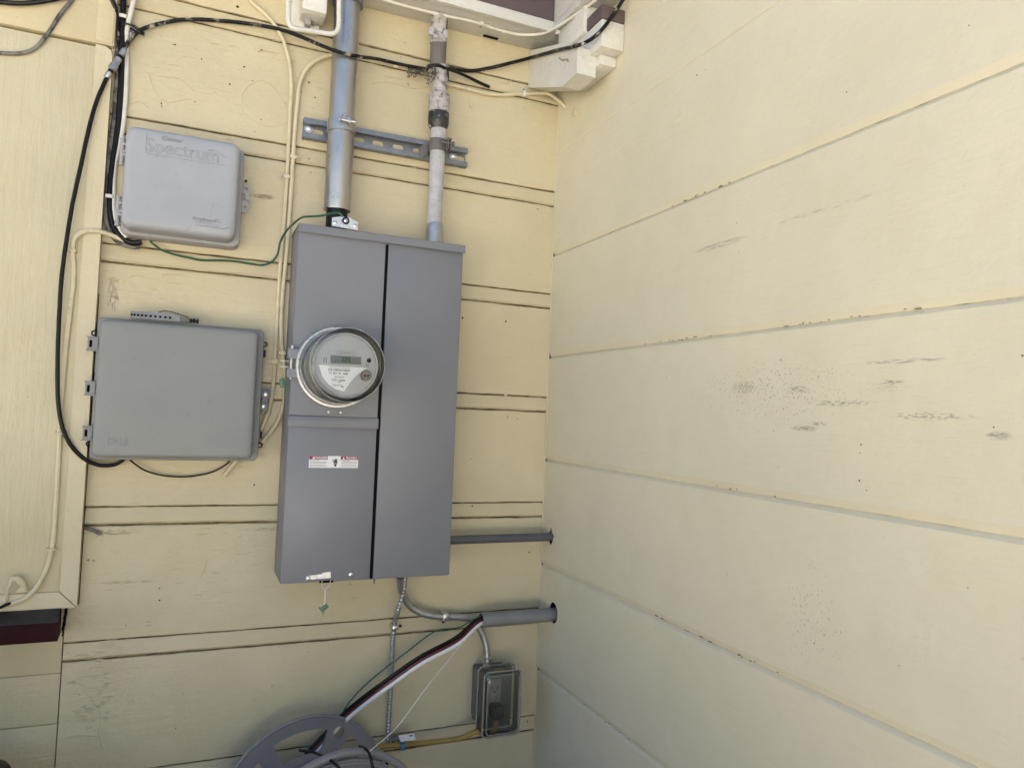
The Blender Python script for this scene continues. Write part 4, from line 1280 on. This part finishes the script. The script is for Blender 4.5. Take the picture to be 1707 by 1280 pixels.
# ---- outlet box with bubble cover
ob = thing('outlet_box', 'grey weatherproof outlet box under a smoky clear bubble cover', 'outlet', (-.12, 0, .79))
ox0, ox1, oz0, oz1 = -.1665, -.0935, .7985, .924
obj('back_box', MB().box(ox0, -.046, oz0 + .012, ox1, -.0006, oz1, .004, 3).prism([(-.044, oz0 + .013), (-.0008, oz0 + .013), (-.0008, oz0 + .001)], [], ox0 + .004, ox1 - .004, FX), M['boxgrey'], ob)
obj('cover_plate', MB().box(ox0 - .004, -.052, oz0 - .004, ox1 + .006, -.0465, oz1 + .004, .003, 3), M['boxgrey'], ob)
obj('outlet_face', MB().box(-.146, -.0565, .826, -.116, -.0525, .905, .003), M['outlet_white'], ob)
for zc_ in (.886,):
    obj('outlet_slot', MB().box(-.1385, -.0574, zc_ - .004, -.1370, -.0562, zc_ + .004), M['dark'], ob)
    obj('outlet_slot', MB().box(-.1260, -.0574, zc_ - .004, -.1245, -.0562, zc_ + .004), M['dark'], ob)
    obj('ground_hole', MB().lathe([(.002, 0), (.002, -.001)], (-.1315, -.0564, zc_ - .009), 'y', 8), M['dark'], ob)
cx0, cx1, cz0, cz1 = -.1725, -.0855, .7955, .9345
def ringr(x0, z0, x1, z1, r, y): return [Vector((p[0], y, p[1])) for p in rrect(x0, z0, x1, z1, r, 5)]
obj('bubble_cover', MB().loft([ringr(cx0, cz0, cx1, cz1, .010, -.0565), ringr(cx0 + .001, cz0 + .001, cx1 - .001, cz1 - .001, .010, -.093), ringr(cx0 + .004, cz0 + .004, cx1 - .004, cz1 - .004, .010, -.0985), ringr(cx0 + .012, cz0 + .014, cx1 - .012, cz1 - .02, .008, -.1005)], cap0=False), M['clear'], ob, smooth=50)
def ring_tube(x0, z0, x1, z1, r, y, t):
    p = [Vector((q[0], y, q[1])) for q in rrect(x0, z0, x1, z1, r, 6)]
    return MB().tube(p + [p[0]], t, 7, cap=False)
obj('cover_rim', ring_tube(cx0 - .0005, cz0 - .0005, cx1 + .0005, cz1 + .0005, .010, -.0945, .0019), M['cleanrim'], ob)
obj('cover_rim', ring_tube(cx0 + .006, cz0 + .006, cx1 - .006, cz1 - .006, .009, -.0995, .0013), M['cleanrim'], ob)
obj('cover_rim', ring_tube(cx0 - .001, cz0 - .001, cx1 + .001, cz1 + .001, .010, -.058, .002), M['cleanrim'], ob)
obj('cover_pull', MB().box(-.1, -.0985, .9345, -.0955, -.092, .944, .0015), M['plastA_base'], ob)
obj('cover_hinge', MB().lathe([(.0026, -.15), (.0026, -.097)], (0, -.06, .937), 'x', 10), M['boxgrey'], ob)
obj('plug', MB().box(-.147, -.088, .825, -.118, -.058, .857, .006, 3), M['black'], ob)
obj('cover_lettering', MB().box(-.136, -.1012, .817, -.108, -.1007, .8195).box(-.134, -.1012, .812, -.112, -.1007, .8132), M['ink2'], ob, smooth=0)

# ---- yellow cord, with its tag and tape
yc = thing('extension_cord', 'ochre yellow cord running from the outlet box behind the grey reel', 'cord', at(720, 1235, -.05))
obj('cord_body', MB().cable([Vector((-.132, -.075, .826)), Vector((-.137, -.078, .806)), Vector((-.15, -.075, .79)), at(795, 1219, -.066), at(770, 1229, -.058), at(740, 1234, -.05), at(700, 1238, -.04), at(665, 1241, -.034), at(640, 1243, -.034), at(615, 1250, -.035)], .0058, 10), M['yellow'], yc)
obj('cord_sleeve', MB().cable([at(652, 1232, -.03), at(662, 1230, -.032), at(672, 1233, -.036)], .0065, 8), M['darkpipe'], yc)
t_ = [at(664, 1226, -.045), at(690, 1222, -.05), at(693, 1232, -.052), at(668, 1236, -.046)]
tg = obj('paper_tag', MB().add(t_ + [p + Vector((0, .0008, 0)) for p in t_], [(0, 1, 2, 3), (7, 6, 5, 4), (0, 4, 5, 1), (1, 5, 6, 2), (2, 6, 7, 3), (3, 7, 4, 0)]), M['label'], yc, smooth=0)
c = at(685, 1225.5, -.0505)
obj('tag_mark', MB().box(c.x - .003, c.y - .001, c.z - .0015, c.x - .0005, c.y - .0002, c.z + .0015).box(c.x + .0008, c.y - .0012, c.z - .001, c.x + .003, c.y - .0004, c.z + .0018), M['ink'], tg, smooth=0)
c = at(671, 1241, -.036)
obj('blue_tape', MB().box(c.x - .006, c.y - .0075, c.z - .0095, c.x + .006, c.y + .004, c.z + .006, .002), M['blue'], yc)

# ---- cable reel standing on the ground
RB, RF = Vector((-.5425, -.066, .7035)), Vector((-.5080, -.250, .7060))
yaw = math.atan2(RF.x - RB.x, -(RF.y - RB.y))
reel = thing('cable_reel', 'grey plastic cable reel with cut-out flanges standing at the bottom edge', 'cable reel', (RB.x, RB.y, GROUND))
dv = (RF - RB).normalized()
up_ = (Vector((0, 0, 1)) - dv * dv.z).normalized()
rt_ = Vector((1, 0, 0)) - dv * dv.x
rt_ = (rt_ - up_ * rt_.dot(up_)).normalized()
RR = .1715


def reel_f(u, v, w):
    return RB + rt_ * u + up_ * v + dv * w


def sector(a0, a1, r0, r1, n=8):
    o = [(r1 * math.sin(R(a0 + (a1 - a0) * i / n)), r1 * math.cos(R(a0 + (a1 - a0) * i / n))) for i in range(n + 1)]
    o += [(r0 * math.sin(R(a1 - (a1 - a0) * i / n)), r0 * math.cos(R(a1 - (a1 - a0) * i / n))) for i in range(n + 1)]
    return o


outer = circ(0, 0, RR, 72)
hl = [sector(-27, 18, .098, .146), sector(37, 58, .108, .150, 5), sector(-72, -42, .098, .140, 6), sector(75, 110, .098, .146), sector(-125, -90, .098, .146), sector(125, 160, .098, .146), sector(-180, -140, .098, .146)]
hl.append(circ(.146 * math.sin(R(27.5)), .146 * math.cos(R(27.5)), .0118, 16))
obj('flange', MB().prism(outer, hl, -.003, .003, reel_f), M['reel'], reel, smooth=25)
rim = [reel_f((RR) * math.sin(2 * PI * i / 72), (RR) * math.cos(2 * PI * i / 72), 0) for i in range(73)]
obj('rim_bead', MB().tube(rim, .0042, 8, cap=False), M['reel'], reel)
WD = (RF - RB).length
hl2 = [sector(a + 4, a + 56, .075, .145) for a in range(0, 360, 60)]
obj('flange', MB().prism(circ(0, 0, .160, 72), hl2, WD - .003, WD + .003, reel_f), M['reel_edge'], reel, smooth=25)
for rr_, ww, tt in ((.1705, WD - .002, .0075), (.153, WD + .004, .0032)):
    rim = [reel_f(rr_ * math.sin(2 * PI * i / 72), rr_ * math.cos(2 * PI * i / 72), ww) for i in range(73)]
    obj('rim_bead', MB().tube(rim, tt, 8, cap=False), M['reel_edge'], reel)
drum = []
for w in (.0035, WD - .0035):
    drum.append([reel_f(.082 * math.sin(2 * PI * i / 40), .082 * math.cos(2 * PI * i / 40), w) for i in range(40)])
obj('drum', MB().loft(drum), M['reel'], reel)

# ---- wires pulled from the thick conduit to the reel
mth = Vector((mz.x, cp.y, cp.z))


def wires(name, label, mat, pts, r, off):
    inner = mth + Vector((.05, off[1] * .5, off[2]))
    start = mth + Vector((-.002, off[1] * .5, off[2]))
    P = [inner, start] + [at(px, py, y) + Vector(off) * f for px, py, y, f in pts]
    return tag(obj(name, MB().cable(P, r, 8, 8), mat), label, 'wire', 'wires between the conduit and the reel')


base = [(760, 1066, -.082, 1), (700, 1098, -.088, 1), (640, 1140, -.075, 1), (600, 1170, -.055, 1), (565, 1200, -.038, 1), (540, 1228, -.032, 1), (515, 1255, -.032, 1), (485, 1290, -.032, 1)]
wires('black_wire', 'upper thick black wire from the open conduit to the reel', M['black'], base, .0034, (-.0015, 0, .0050))
wires('black_wire', 'lower thick black wire lying against the red wire from the open conduit', M['black'], base, .0034, (.000, -.0040, .0008))
wires('red_wire', 'dark red wire lying between black and white wires from the open conduit', M['red'], base, .0034, (.002, -.0062, .0005))
wires('white_wire', 'thick white wire from the open conduit to the reel, lowest of the thick ones', M['white_wire'], base, .0047, (.0035, -.0070, -.0062))
wires('green_wire', 'green wire running tight along the underside of the white wire', M['green'], base, .0020, (.0055, 0, -.0090))
wires('green_wire', 'loose thin green wire bowing above the bundle of thick wires', M['green'],
      [(765, 1045, -.075, 0), (725, 1052, -.082, 0), (680, 1085, -.085, 0), (640, 1115, -.075, 0), (600, 1150, -.055, 0), (578, 1176, -.045, 0), (568, 1194, -.040, 0), (545, 1225, -.034, 0), (520, 1255, -.034, 0)], .0015, (0, 0, .008))
tag(obj('string', MB().cable([mth + Vector((.01, -.002, -.011)), mth + Vector((-.01, -.003, -.012)), at(745, 1103, -.12), at(700, 1160, -.17), at(660, 1213, -.20), at(618, 1250, -.24), at(612, 1256, -.245)], .0009, 6, 8), M['string']),
    'thin white pull string stretched from the conduit mouth to the reel', 'string')
tag(obj('wire_tail', MB().cable([at(500, 1250, -.08), at(518, 1252, -.14), at(535, 1258, -.20), at(550, 1266, -.255), at(566, 1280, -.27), at(578, 1300, -.27)], .0027, 7), M['black']), 'black wire tail crossing the front rim of the reel', 'wire')
tag(obj('wire_loop', MB().cable([at(600, 1243, -.22), at(612, 1250, -.25), at(618, 1262, -.268), at(622, 1280, -.272), at(628, 1300, -.27)], .0028, 7), M['black']), 'short black wire loop tied on the right side of the reel rim', 'wire')

# ================================================================== CABLES


def place(p):
    return p if isinstance(p, Vector) else at(*p)


def cable(name, label, mat, pts, r, wob=0.0, n=8, cat='cable', group=None, clips=()):
    t = thing(name, label, cat, place(pts[0]), group)
    obj('cable_run', MB().cable([place(p) for p in pts], r, n, 6, wob), mat, t)
    for (px, py, y, side) in clips:
        c = at(px, py, y)
        k = obj('clip', MB().box(c.x - r * 1.7, c.y - r * 1.5, c.z - .0045, c.x + r * 1.7, c.y + r * 1.1, c.z + .0045, r * .5).box(min(c.x, c.x + side * .012), c.y + r * .3, c.z - .0045, max(c.x, c.x + side * .012), c.y + r * 1.05, c.z + .0045, .0006), M['cream'], t)
        obj('clip_screw', MB().lathe([(.0026, 0), (.002, -.0012)], (c.x + side * .0085, c.y + r * .3, c.z), 'y', 10), M['screw'], k)
    return t


# black coax from the junction up and over to the old pipe
y_ = -.008
cable('black_cable', 'paint spattered black cable arching from the splice across the top to the old pipe', M['blackpaint'],
      [(204, 92, -.014), (212, 74, -.013), (222, 61, -.012), (236, 50, -.010), (256, 43, -.008), (285, 36, -.007), (315, 33, -.007), (350, 34, -.007), (390, 37, -.007), (430, 42, -.008), (465, 49, -.010), (495, 59, -.03), (530, 74, -.06), (565, 87, -.082), (600, 95, -.075), (630, 99, -.03), (660, 106, -.012), (690, 112, -.03), (712, 116, -.062)], .0039, .0004, 10)
sp = thing('cable_splice', 'grey metal cable splice joining two black cables beside the window frame', 'connector', at(192, 108, -.02))
p0, p1 = at(207, 84, -.02), at(176, 132, -.022)
D = (p1 - p0)
prof = [(0, .0052), (.05, .0056), (.18, .0056), (.19, .0042), (.28, .0042), (.29, .0062), (.50, .0066), (.52, .0078), (.68, .0078), (.70, .0045), (.78, .0045), (.79, .0060), (.94, .0056), (1.0, .0035)]
obj('splice_body', MB().tube([p0 + D * t for t, r in prof], [r for t, r in prof], 12), M['emt'], sp, smooth=50)
for t0_, t1_ in ((.195, .275), (.705, .775)):
    obj('splice_sleeve', MB().tube([p0 + D * t0_, p0 + D * t1_], .0049, 12), M['black'], sp)
cable('black_cable', 'long black cable looping down beside the window frame into the green grey box', M['black'],
      [(181, 124, -.021), (172, 143, -.026), (160, 172, -.028), (147, 220, -.029), (134, 280, -.030), (121, 340, -.030), (111, 400, -.030), (103, 460, -.030), (99, 520, -.030), (96.5, 580, -.030), (96, 640, -.030), (98, 680, -.029), (104, 712, -.028), (117, 740, -.026), (140, 764, -.020), (165, 775, -.018), (188, 775, -.022), (203, 768, -.026), (212, 758, -.028)], .0038, .0003, 10)
# bundle in the nook between the frame and the siding
cable('black_cable', 'straight black cable running down the nook into the bottom of the pale grey box', M['black'],
      [(206, -25, -.008), (205, 20, -.008), (204, 60, -.009), (203, 100, -.008), (201, 150, -.007), (198, 200, -.007), (193, 240, -.007), (187, 280, -.007), (184, 320, -.007), (184, 350, -.008), (190, 378, -.010), (203, 396, -.014), (220, 405, -.018), (236, 404, -.022)], .0056, .0003, 10)
cable('black_cable', 'thinner black cable hooked over the frame top behind the splice', M['blackpaint'],
      [(183, -8, -.024), (190, 8, -.022), (194, 28, -.014), (196, 55, -.010), (199, 80, -.006), (199, 120, -.004), (196, 170, -.004), (191, 225, -.004), (184, 270, -.004), (179, 310, -.004)], .0042, .0004, 8)
cable('grey_cable', 'grey paint streaked cable in the nook left of the black cables', M['greycable'],
      [(196, 60, -.004), (196, 118, -.0045), (193, 160, -.005), (189, 210, -.005), (184, 250, -.005), (179, 300, -.005), (176, 340, -.005), (177, 368, -.006), (186, 392, -.008), (200, 405, -.010), (222, 412, -.012), (233, 411, -.014)], .0046, .0006, 8)
cable('cream_cable', 'cream painted cable tight against the frame edge in the nook', M['cream'],
      [(189, 82, -.004), (187, 100, -.004), (183, 150, -.004), (178, 210, -.004), (174, 270, -.004), (170, 330, -.004), (165, 390, -.004), (161, 450, -.004), (157, 500, -.0045)], .0036, .0006, 8)
cable('white_cable', 'white cable dropping from the eave past the zip tie to the pale grey box hinge', M['whitecable'],
      [(228, -25, -.012), (222, 5, -.012), (215, 35, -.011), (211, 55, -.009), (210, 80, -.006), (211, 110, -.0055), (210, 150, -.0055), (207, 190, -.0055), (203, 222, -.006), (198, 245, -.006), (191, 275, -.006), (189, 300, -.006), (189, 335, -.007), (193, 365, -.010), (203, 385, -.014), (212, 396, -.018)], .0046, .0003, 10)
zt_ = thing('zip_tie', 'black zip tie binding the cable bundle to the arched cable', 'zip tie', at(213, 42, -.012))
obj('tie_loop', MB().cable([at(*p) for p in ((194, 44, -.008), (205, 41, -.017), (212, 40, -.018), (224, 46, -.018), (234, 55, -.019), (236, 57, -.013), (228, 53, -.006), (214, 46, -.004))], .0016, 6).cable([at(*p) for p in ((216, 41, -.016), (226, 44, -.019), (236, 53, -.017))], .0013, 6), M['black'], zt_)
obj('tie_head', MB().box(at(237, 56, -.016).x - .004, -.018, at(237, 56, -.016).z - .003, at(237, 56, -.016).x + .004, -.012, at(237, 56, -.016).z + .003, .001), M['black'], zt_)
for (px, py, w, lab_) in ((205, 27, 7, 'white cable clip on the black cable high in the nook by the eave'), (182, 327, 5, 'white cable clip on the black cables left of the pale grey box')):
    c = at(px, py, -.012)
    k = thing('cable_clip', lab_, 'cable clip', c, 'white clips on the black cable')
    obj('clip_strap', MB().box(c.x - .0068, -.0155, c.z - .0035, c.x + .0068, -.004, c.z + .0035, .0015), M['whitecable'], k)
    if w == 7:
        obj('clip_foot', MB().box(c.x + .006, -.005, c.z - .004, c.x + .015, -.0018, c.z + .0028, .0006), M['whitecable'], k)
        obj('clip_nail', MB().lathe([(.002, 0), (.0015, -.001)], (c.x + .0115, -.005, c.z - .001), 'y', 8), M['screw'], k)
c = at(217.5, 55, -.004)
k = thing('cable_clamp', 'small grey screw plate beside the zip tie', 'clamp', c)
obj('plate', MB().box(c.x - .007, -.004, c.z - .006, c.x + .008, -.0006, c.z + .006, .001), M['emt'], k)
obj('screw', screw_mb((c.x, -.004, c.z), .0036, .002), M['screw'], k)
# cables over the boarded window
cable('grey_cable', 'grey cream cable crossing the plywood at the top left corner', M['greycable'],
      [(128, -18, -.028), (118, 2, -.026), (100, 25, -.025), (84, 50, -.023), (68, 72, -.019), (52, 84, -.018), (35, 89, -.018), (15, 89.5, -.018), (-20, 86, -.018)], .0038, .0005)
cable('black_cable', 'thick black cable sagging across the very top left corner', M['black'],
      [(-25, 2, -.03), (0, 4, -.03), (30, 6, -.03), (60, 4, -.03), (90, -1, -.03), (120, -8, -.03)], .0046, .0002)
cable('cream_cable', 'cream cable running down beside the window frame with three small clips', M['cream'],
      [(212, 403, -.016), (195, 396, -.014), (180, 390, -.020), (165, 386, -.026), (148, 385, -.026), (133, 390, -.026), (124, 400, -.024), (121.5, 418, -.020), (123, 445, -.0175), (122, 475, -.0175), (117, 520, -.0175), (110, 580, -.0175), (105, 640, -.0175), (101, 690, -.0175), (99.5, 725, -.0175), (97, 780, -.0175), (93.5, 840, -.0175), (89, 900, -.0175), (82, 935, -.018), (72, 960, -.020), (58, 982, -.023), (40, 998, -.024), (20, 1006, -.024), (-15, 1014, -.024)], .0042, .0004, 8)
for (px, py, lab_) in ((122, 419, 'upper cream clip on the cable beside the window frame'), (101, 722, 'middle cream clip where the black loop crosses the cream cable'), (88, 915, 'lowest cream clip on the cable above the window sill')):
    c = at(px, py, -.018)
    tag(obj('cable_clip', MB().box(c.x - .010, -.0245, c.z - .0022, c.x + .006, -.0136, c.z + .0022, .001), M['trim']), lab_, 'cable clip', 'cream clips on the window cable')
cable('grey_cable', 'thin grey cable passing behind the hinges of the green grey box', M['greycable'],
      [(160, 395, -.004), (158, 430, -.004), (155, 480, -.004), (153, 520, -.0045), (150, 550, -.0045), (146, 590, -.0045), (148, 620, -.0045), (146, 645, -.0045), (143, 690, -.0045), (141, 750, -.004), (139, 800, -.004), (135, 840, -.004), (134, 868, -.004), (140, 878, -.004), (155, 884, -.003), (168, 890, -.002)], .0034, .0006)
# two cream cables between the pale box and the panel
cable('cream_cable', 'left one of two cream cables falling past the panel into the green grey box', M['cream'],
      [(402, -25, -.006), (418, 2, -.006), (440, 22, -.006), (458, 42, -.006), (470, 62, -.0065), (479, 88, -.006), (484, 115, -.006), (486, 145, -.006), (484, 180, -.0055), (482, 220, -.0055), (480, 260, -.0055), (478, 300, -.0055), (474, 360, -.0055), (470, 410, -.006), (466, 460, -.0055), (463, 520, -.0055), (459, 580, -.006), (457, 625, -.006), (453, 660, -.007), (446, 690, -.010), (436, 716, -.014)], .0040, .0003, 8,
      clips=((457.5, 603, -.006, -1), (478, 295, -.0055, -1)))
cable('cream_cable', 'right one of two cream cables curving out from behind the service pipe', M['cream'],
      [(580, 88, -.008), (556, 92, -.008), (535, 97, -.007), (518, 108, -.0065), (506, 124, -.006), (499, 145, -.006), (495, 180, -.0055), (491, 225, -.0055), (488, 270, -.0055), (485, 320, -.0055), (481, 380, -.0055), (477, 430, -.0065), (472, 480, -.0055), (469, 530, -.0055), (469, 570, -.006), (473, 610, -.007), (476, 640, -.007), (473, 670, -.007), (464, 700, -.009), (450, 722, -.012), (436, 738, -.016)], .0043, .0003, 8,
      clips=((489, 262, -.0055, 1), (470, 588, -.006, 1)))
cable('cream_cable', 'short cut cream cable end sticking out under the green grey box', M['cream'], [(398, 762, -.02), (388, 776, -.018), (378, 788, -.012), (374, 794, -.010)], .0040, .0002)
cable('thin_black_wire', 'thin black wire sagging under the green grey box', M['black'],
      [(212, 762, -.02), (222, 771, -.018), (240, 783, -.014), (265, 791, -.010), (295, 794.5, -.009), (325, 793, -.010), (355, 786, -.012), (378, 773, -.016), (386, 764, -.02)], .0016, .0)
cable('green_wire', 'green ground wire sagging from the pale grey box up to the hood of the panel', M['green'],
      [(250, 402, -.020), (258, 409, -.018), (272, 418, -.012), (290, 424, -.008), (312, 429, -.007), (336, 434, -.006), (365, 434, -.006), (395, 436, -.006), (418, 440, -.006), (438, 442, -.008), (453, 437, -.012), (462, 425, -.016), (467, 405, -.024), (474, 390, -.045), (484, 378, -.075), (495, 368, -.115), (505, 362, -.13), (520, 361, -.131), (540, 359, -.131), (556, 355.5, -.131), (566, 356, -.131), (572, 361, -.134)], .0021, .0004, cat='wire')
# right of the old pipe
cable('cream_cable', 'cream cable along the siding groove from the old pipe into the right wall', M['cream'],
      [(740, 139, -.006), (760, 144, -.0055), (785, 150, -.0055), (808, 156, -.0055), (830, 158.5, -.0055), (855, 157.5, -.0055), (875, 157, -.0055), (895, 156, -.008), (915, 157, -.016), (930, 167, -.03), (942, 178, -.035), (952, 184, -.042), (958, 187, -.05)], .0042, .0003, 8,
      clips=())
c = at(873.5, 157, -.0055)
k = thing('cable_clip', 'small white clip with a dark nail on the cream cable by the rafter end', 'cable clip', c)
obj('clip_strap', MB().box(c.x - .004, -.0125, c.z - .007, c.x + .004, -.0006, c.z + .007, .0012), M['whitecable'], k)
obj('clip_foot', MB().box(c.x - .004, -.0035, c.z + .0065, c.x + .004, -.0008, c.z + .016, .0006), M['whitecable'], k)
obj('clip_nail', MB().lathe([(.0026, 0), (.002, -.0014)], (c.x, -.0035, c.z + .011), 'y', 10), M['ink'], k)
e = atx(958, 188, -.001)
tag(obj('cable_plate', MB().lathe([(.0105, -.0005), (.0105, -.0025), (.007, -.0036)], (0, e.y, e.z), 'x', 20), M['cream']), 'small round cream plate where the cable enters the right wall', 'cable plate')
cable('black_cable', 'cream and black cable climbing from the groove across the rafter end to the eave', M['blackpaint'],
      [(735, 112, -.006), (765, 117, -.006), (788, 118.5, -.006), (815, 114, -.012), (845, 107, -.022), atx(880, 98, -.094), atx(905, 91, -.0915), atx(930, 84, -.0915), atx(948, 80, -.0915), (962, 76.5, -.259), (975, 72, -.268), (992, 61, -.295), (1006, 47, -.307), (1018, 31, -.308), (1030, 14, -.31), (1042, -5, -.32), (1052, -25, -.33)], .0040, .0004, 10)
cable('black_cable', 'short black cable tail tied on the old pipe and hanging free', M['black'],
      [(712, 111, -.06), (728, 109, -.066), (742, 114, -.060), (765, 122, -.03), (785, 131, -.014), (803, 140, -.008), (816, 145.5, -.006)], .0036, .0002)
cable('black_cable', 'black wire wound around the crusted part of the old pipe', M['black'], [(714, 114, -.05), (720, 110, -.062), (734, 111, -.066), (745, 116, -.058), (747, 128, -.052), (746, 136, -.046)], .0026, .0002)
cable('cream_cable', 'cream paint covered strands along the groove just left of the old pipe', M['cream'],
      [(636, 102, -.006), (655, 107, -.006), (675, 110, -.006), (695, 113, -.008), (712, 118, -.02)], .0032, .0009, clips=((660, 110, -.006, 0.2),))
cl = MB()
for i in range(9):
    c = at(682 + random.uniform(-4, 16), 117 + random.uniform(-3, 12), -.022 + random.uniform(-.008, .006))
    ax = Vector((random.uniform(-1, 1), random.uniform(-1, -.3), random.uniform(-1, 1))).normalized()
    u_ = ax.orthogonal().normalized(); w_ = ax.cross(u_)
    rr_ = random.uniform(.0035, .0062); n_ = random.randint(9, 13)
    cl.tube([c + (u_ * math.cos(a * .55) + w_ * math.sin(a * .55)) * rr_ + ax * a * .0004 for a in range(n_)], random.uniform(.0010, .0016), 6)
cl.cable([at(680, 116, -.012), at(692, 113, -.02), at(703, 116, -.03), at(714, 124, -.05)], .0042, 7, 5, .001)
for i in range(22):
    c = at(711 + random.uniform(-3, 16), 110 + random.uniform(0, 30), -.058 + random.uniform(-.006, .008))
    ax = Vector((random.uniform(-1, 1), random.uniform(-1, 1), random.uniform(-1, 1))).normalized()
    cl.tube([c, c + ax * .004, c + ax * .006 + Vector((0, -.001, -.003))], random.uniform(.0010, .0022), 5)
tag(obj('wire_knot', cl, M['greycable']), 'knot of curled paint covered wire ends beside the old pipe', 'wire knot')

# white cable under the soffit with a corner turn
sw = thing('soffit_cable', 'white cable tacked along the front edge of the white soffit and round its corner', 'cable', (-.2, -.09, ZS))
zz = ZS - .005
atz = lambda px, py: CAM_LOC + ray(px, py) * ((zz - CAM_LOC.z) / ray(px, py).z)
obj('cable_run', MB().cable([atz(*p) for p in ((560, -30), (610, -10), (650, 3), (690, 14), (735, 25), (790, 37), (815, 45), (840, 53), (862, 57.5), (885, 58.5), (905, 56), (922, 49), (945, 35), (970, 18), (992, 2), (1015, -15))], .0036, 8), M['whitecable'], sw)
for px, py in ((803, 40), (929, 54)):
    c = atz(px, py)
    obj('clip', MB().box(c.x - .005, c.y - .005, zz - .005, c.x + .005, c.y + .005, ZS - .0005, .001), M['whitecable'], sw)
    obj('clip_screw', MB().lathe([(.0025, -.0062), (.0025, -.005)], (c.x - .001, c.y + .004, zz), 'z', 8), M['bare'], sw)

# white bent rod in front of the service pipe, with the painted block behind it
UY = -.096
rod = [(480.5, -40), (480.5, 0), (480.5, 25), (481.5, 38), (486, 45.5), (494, 49), (510, 51), (530, 54), (545, 56.5), (554, 57), (561, 53), (564.5, 44), (565, 25), (565, 0), (565, -40)]
tag(obj('bent_rod', MB().cable([at(px, py, UY) for px, py in rod], .0048, 10, 5), M['whitecable']), 'white U shaped bent rod hanging from the eave in front of the service pipe', 'bracket')
b0, b1 = at(504, 14, -.085), at(545, 20, -.085)
blk = thing('rafter_block', 'rough white painted wood block inside the bent rod under the eave', 'wood block', ((b0.x + b1.x) / 2, -.04, b0.z))
obj('block_body', MB().box(b0.x, -.085, b0.z, b1.x, -.03, ZS - .0005, .003, 2), M['white'], blk)
w0 = at(484, 30, -.01)
obj('side_board', MB().box(w0.x, -.028, at(490, 46, -.02).z, b1.x - .006, -.0008, ZS - .0005, .002), M['white'], blk)
kn = MB()
for i in range(7):
    c = at(512 + (i % 3) * 8, 30 + (i // 3) * 7, -.035)
    kn.box(c.x - .006, -.05 + random.uniform(-.004, .004), c.z - .005, c.x + .006, -.028, c.z + .005, .002, 2)
obj('cast_fitting', kn, M['oldpipe'], blk)

# dark bin, rim seen bottom left; its unseen body enlarged to shade the wall
bn = thing('dark_bin', 'dark bin, rim just showing bottom left, unseen body enlarged to shade the wall', 'bin', (-1.76, -.66, GROUND))
bt = at(9, 1266, -.10)
rings = []
for f_, z in ((.90, GROUND + .006), (.98, bt.z - .03)):
    rings.append([Vector((bt.x - .655 + p[0] * f_, -.66 + p[1] * f_, z)) for p in rrect(-.66, -.59, .66, .59, .08, 5)])
obj('bin_body', MB().loft(rings), M['black'], bn)
rings = [[Vector((bt.x - .655 + p[0] * f_, -.66 + p[1] * f_, z)) for p in rrect(-.67, -.60, .67, .60, .08, 5)] for f_, z in ((.99, bt.z - .03), (1.0, bt.z - .02), (1.0, bt.z - .005), (.985, bt.z))]
obj('bin_lid', MB().loft(rings), M['black'], bn)

# bundle of old twine and paint at the far left
tw = MB()
for i in range(7):
    pts = [(8 + random.uniform(-2, 2), 1005 - i * 2, -.022), (12 + i, 985 - i * 2, -.026 - i * .001), (22 + random.uniform(-3, 3), 968 - i, -.030), (33 + random.uniform(-3, 3), 962 + i * 1.5, -.030), (40 + random.uniform(-2, 2), 972 + i * 2, -.026), (34 - i, 980 + i, -.022)]
    tw.cable([at(*p) for p in pts], .0022, 6, 4, .0012)
tag(obj('twine_bundle', tw, M['cream']), 'paint caked tangle of old twine above the window sill', 'twine')
tag(obj('burnt_twine', MB().cable([at(-15, 1014, -.026), at(0, 1012, -.026), at(10, 1008, -.026), at(19, 1006, -.025)], .0032, 7, 5, .0012), M['hole']), 'dark frayed twine end on the frame board at the left edge', 'twine')
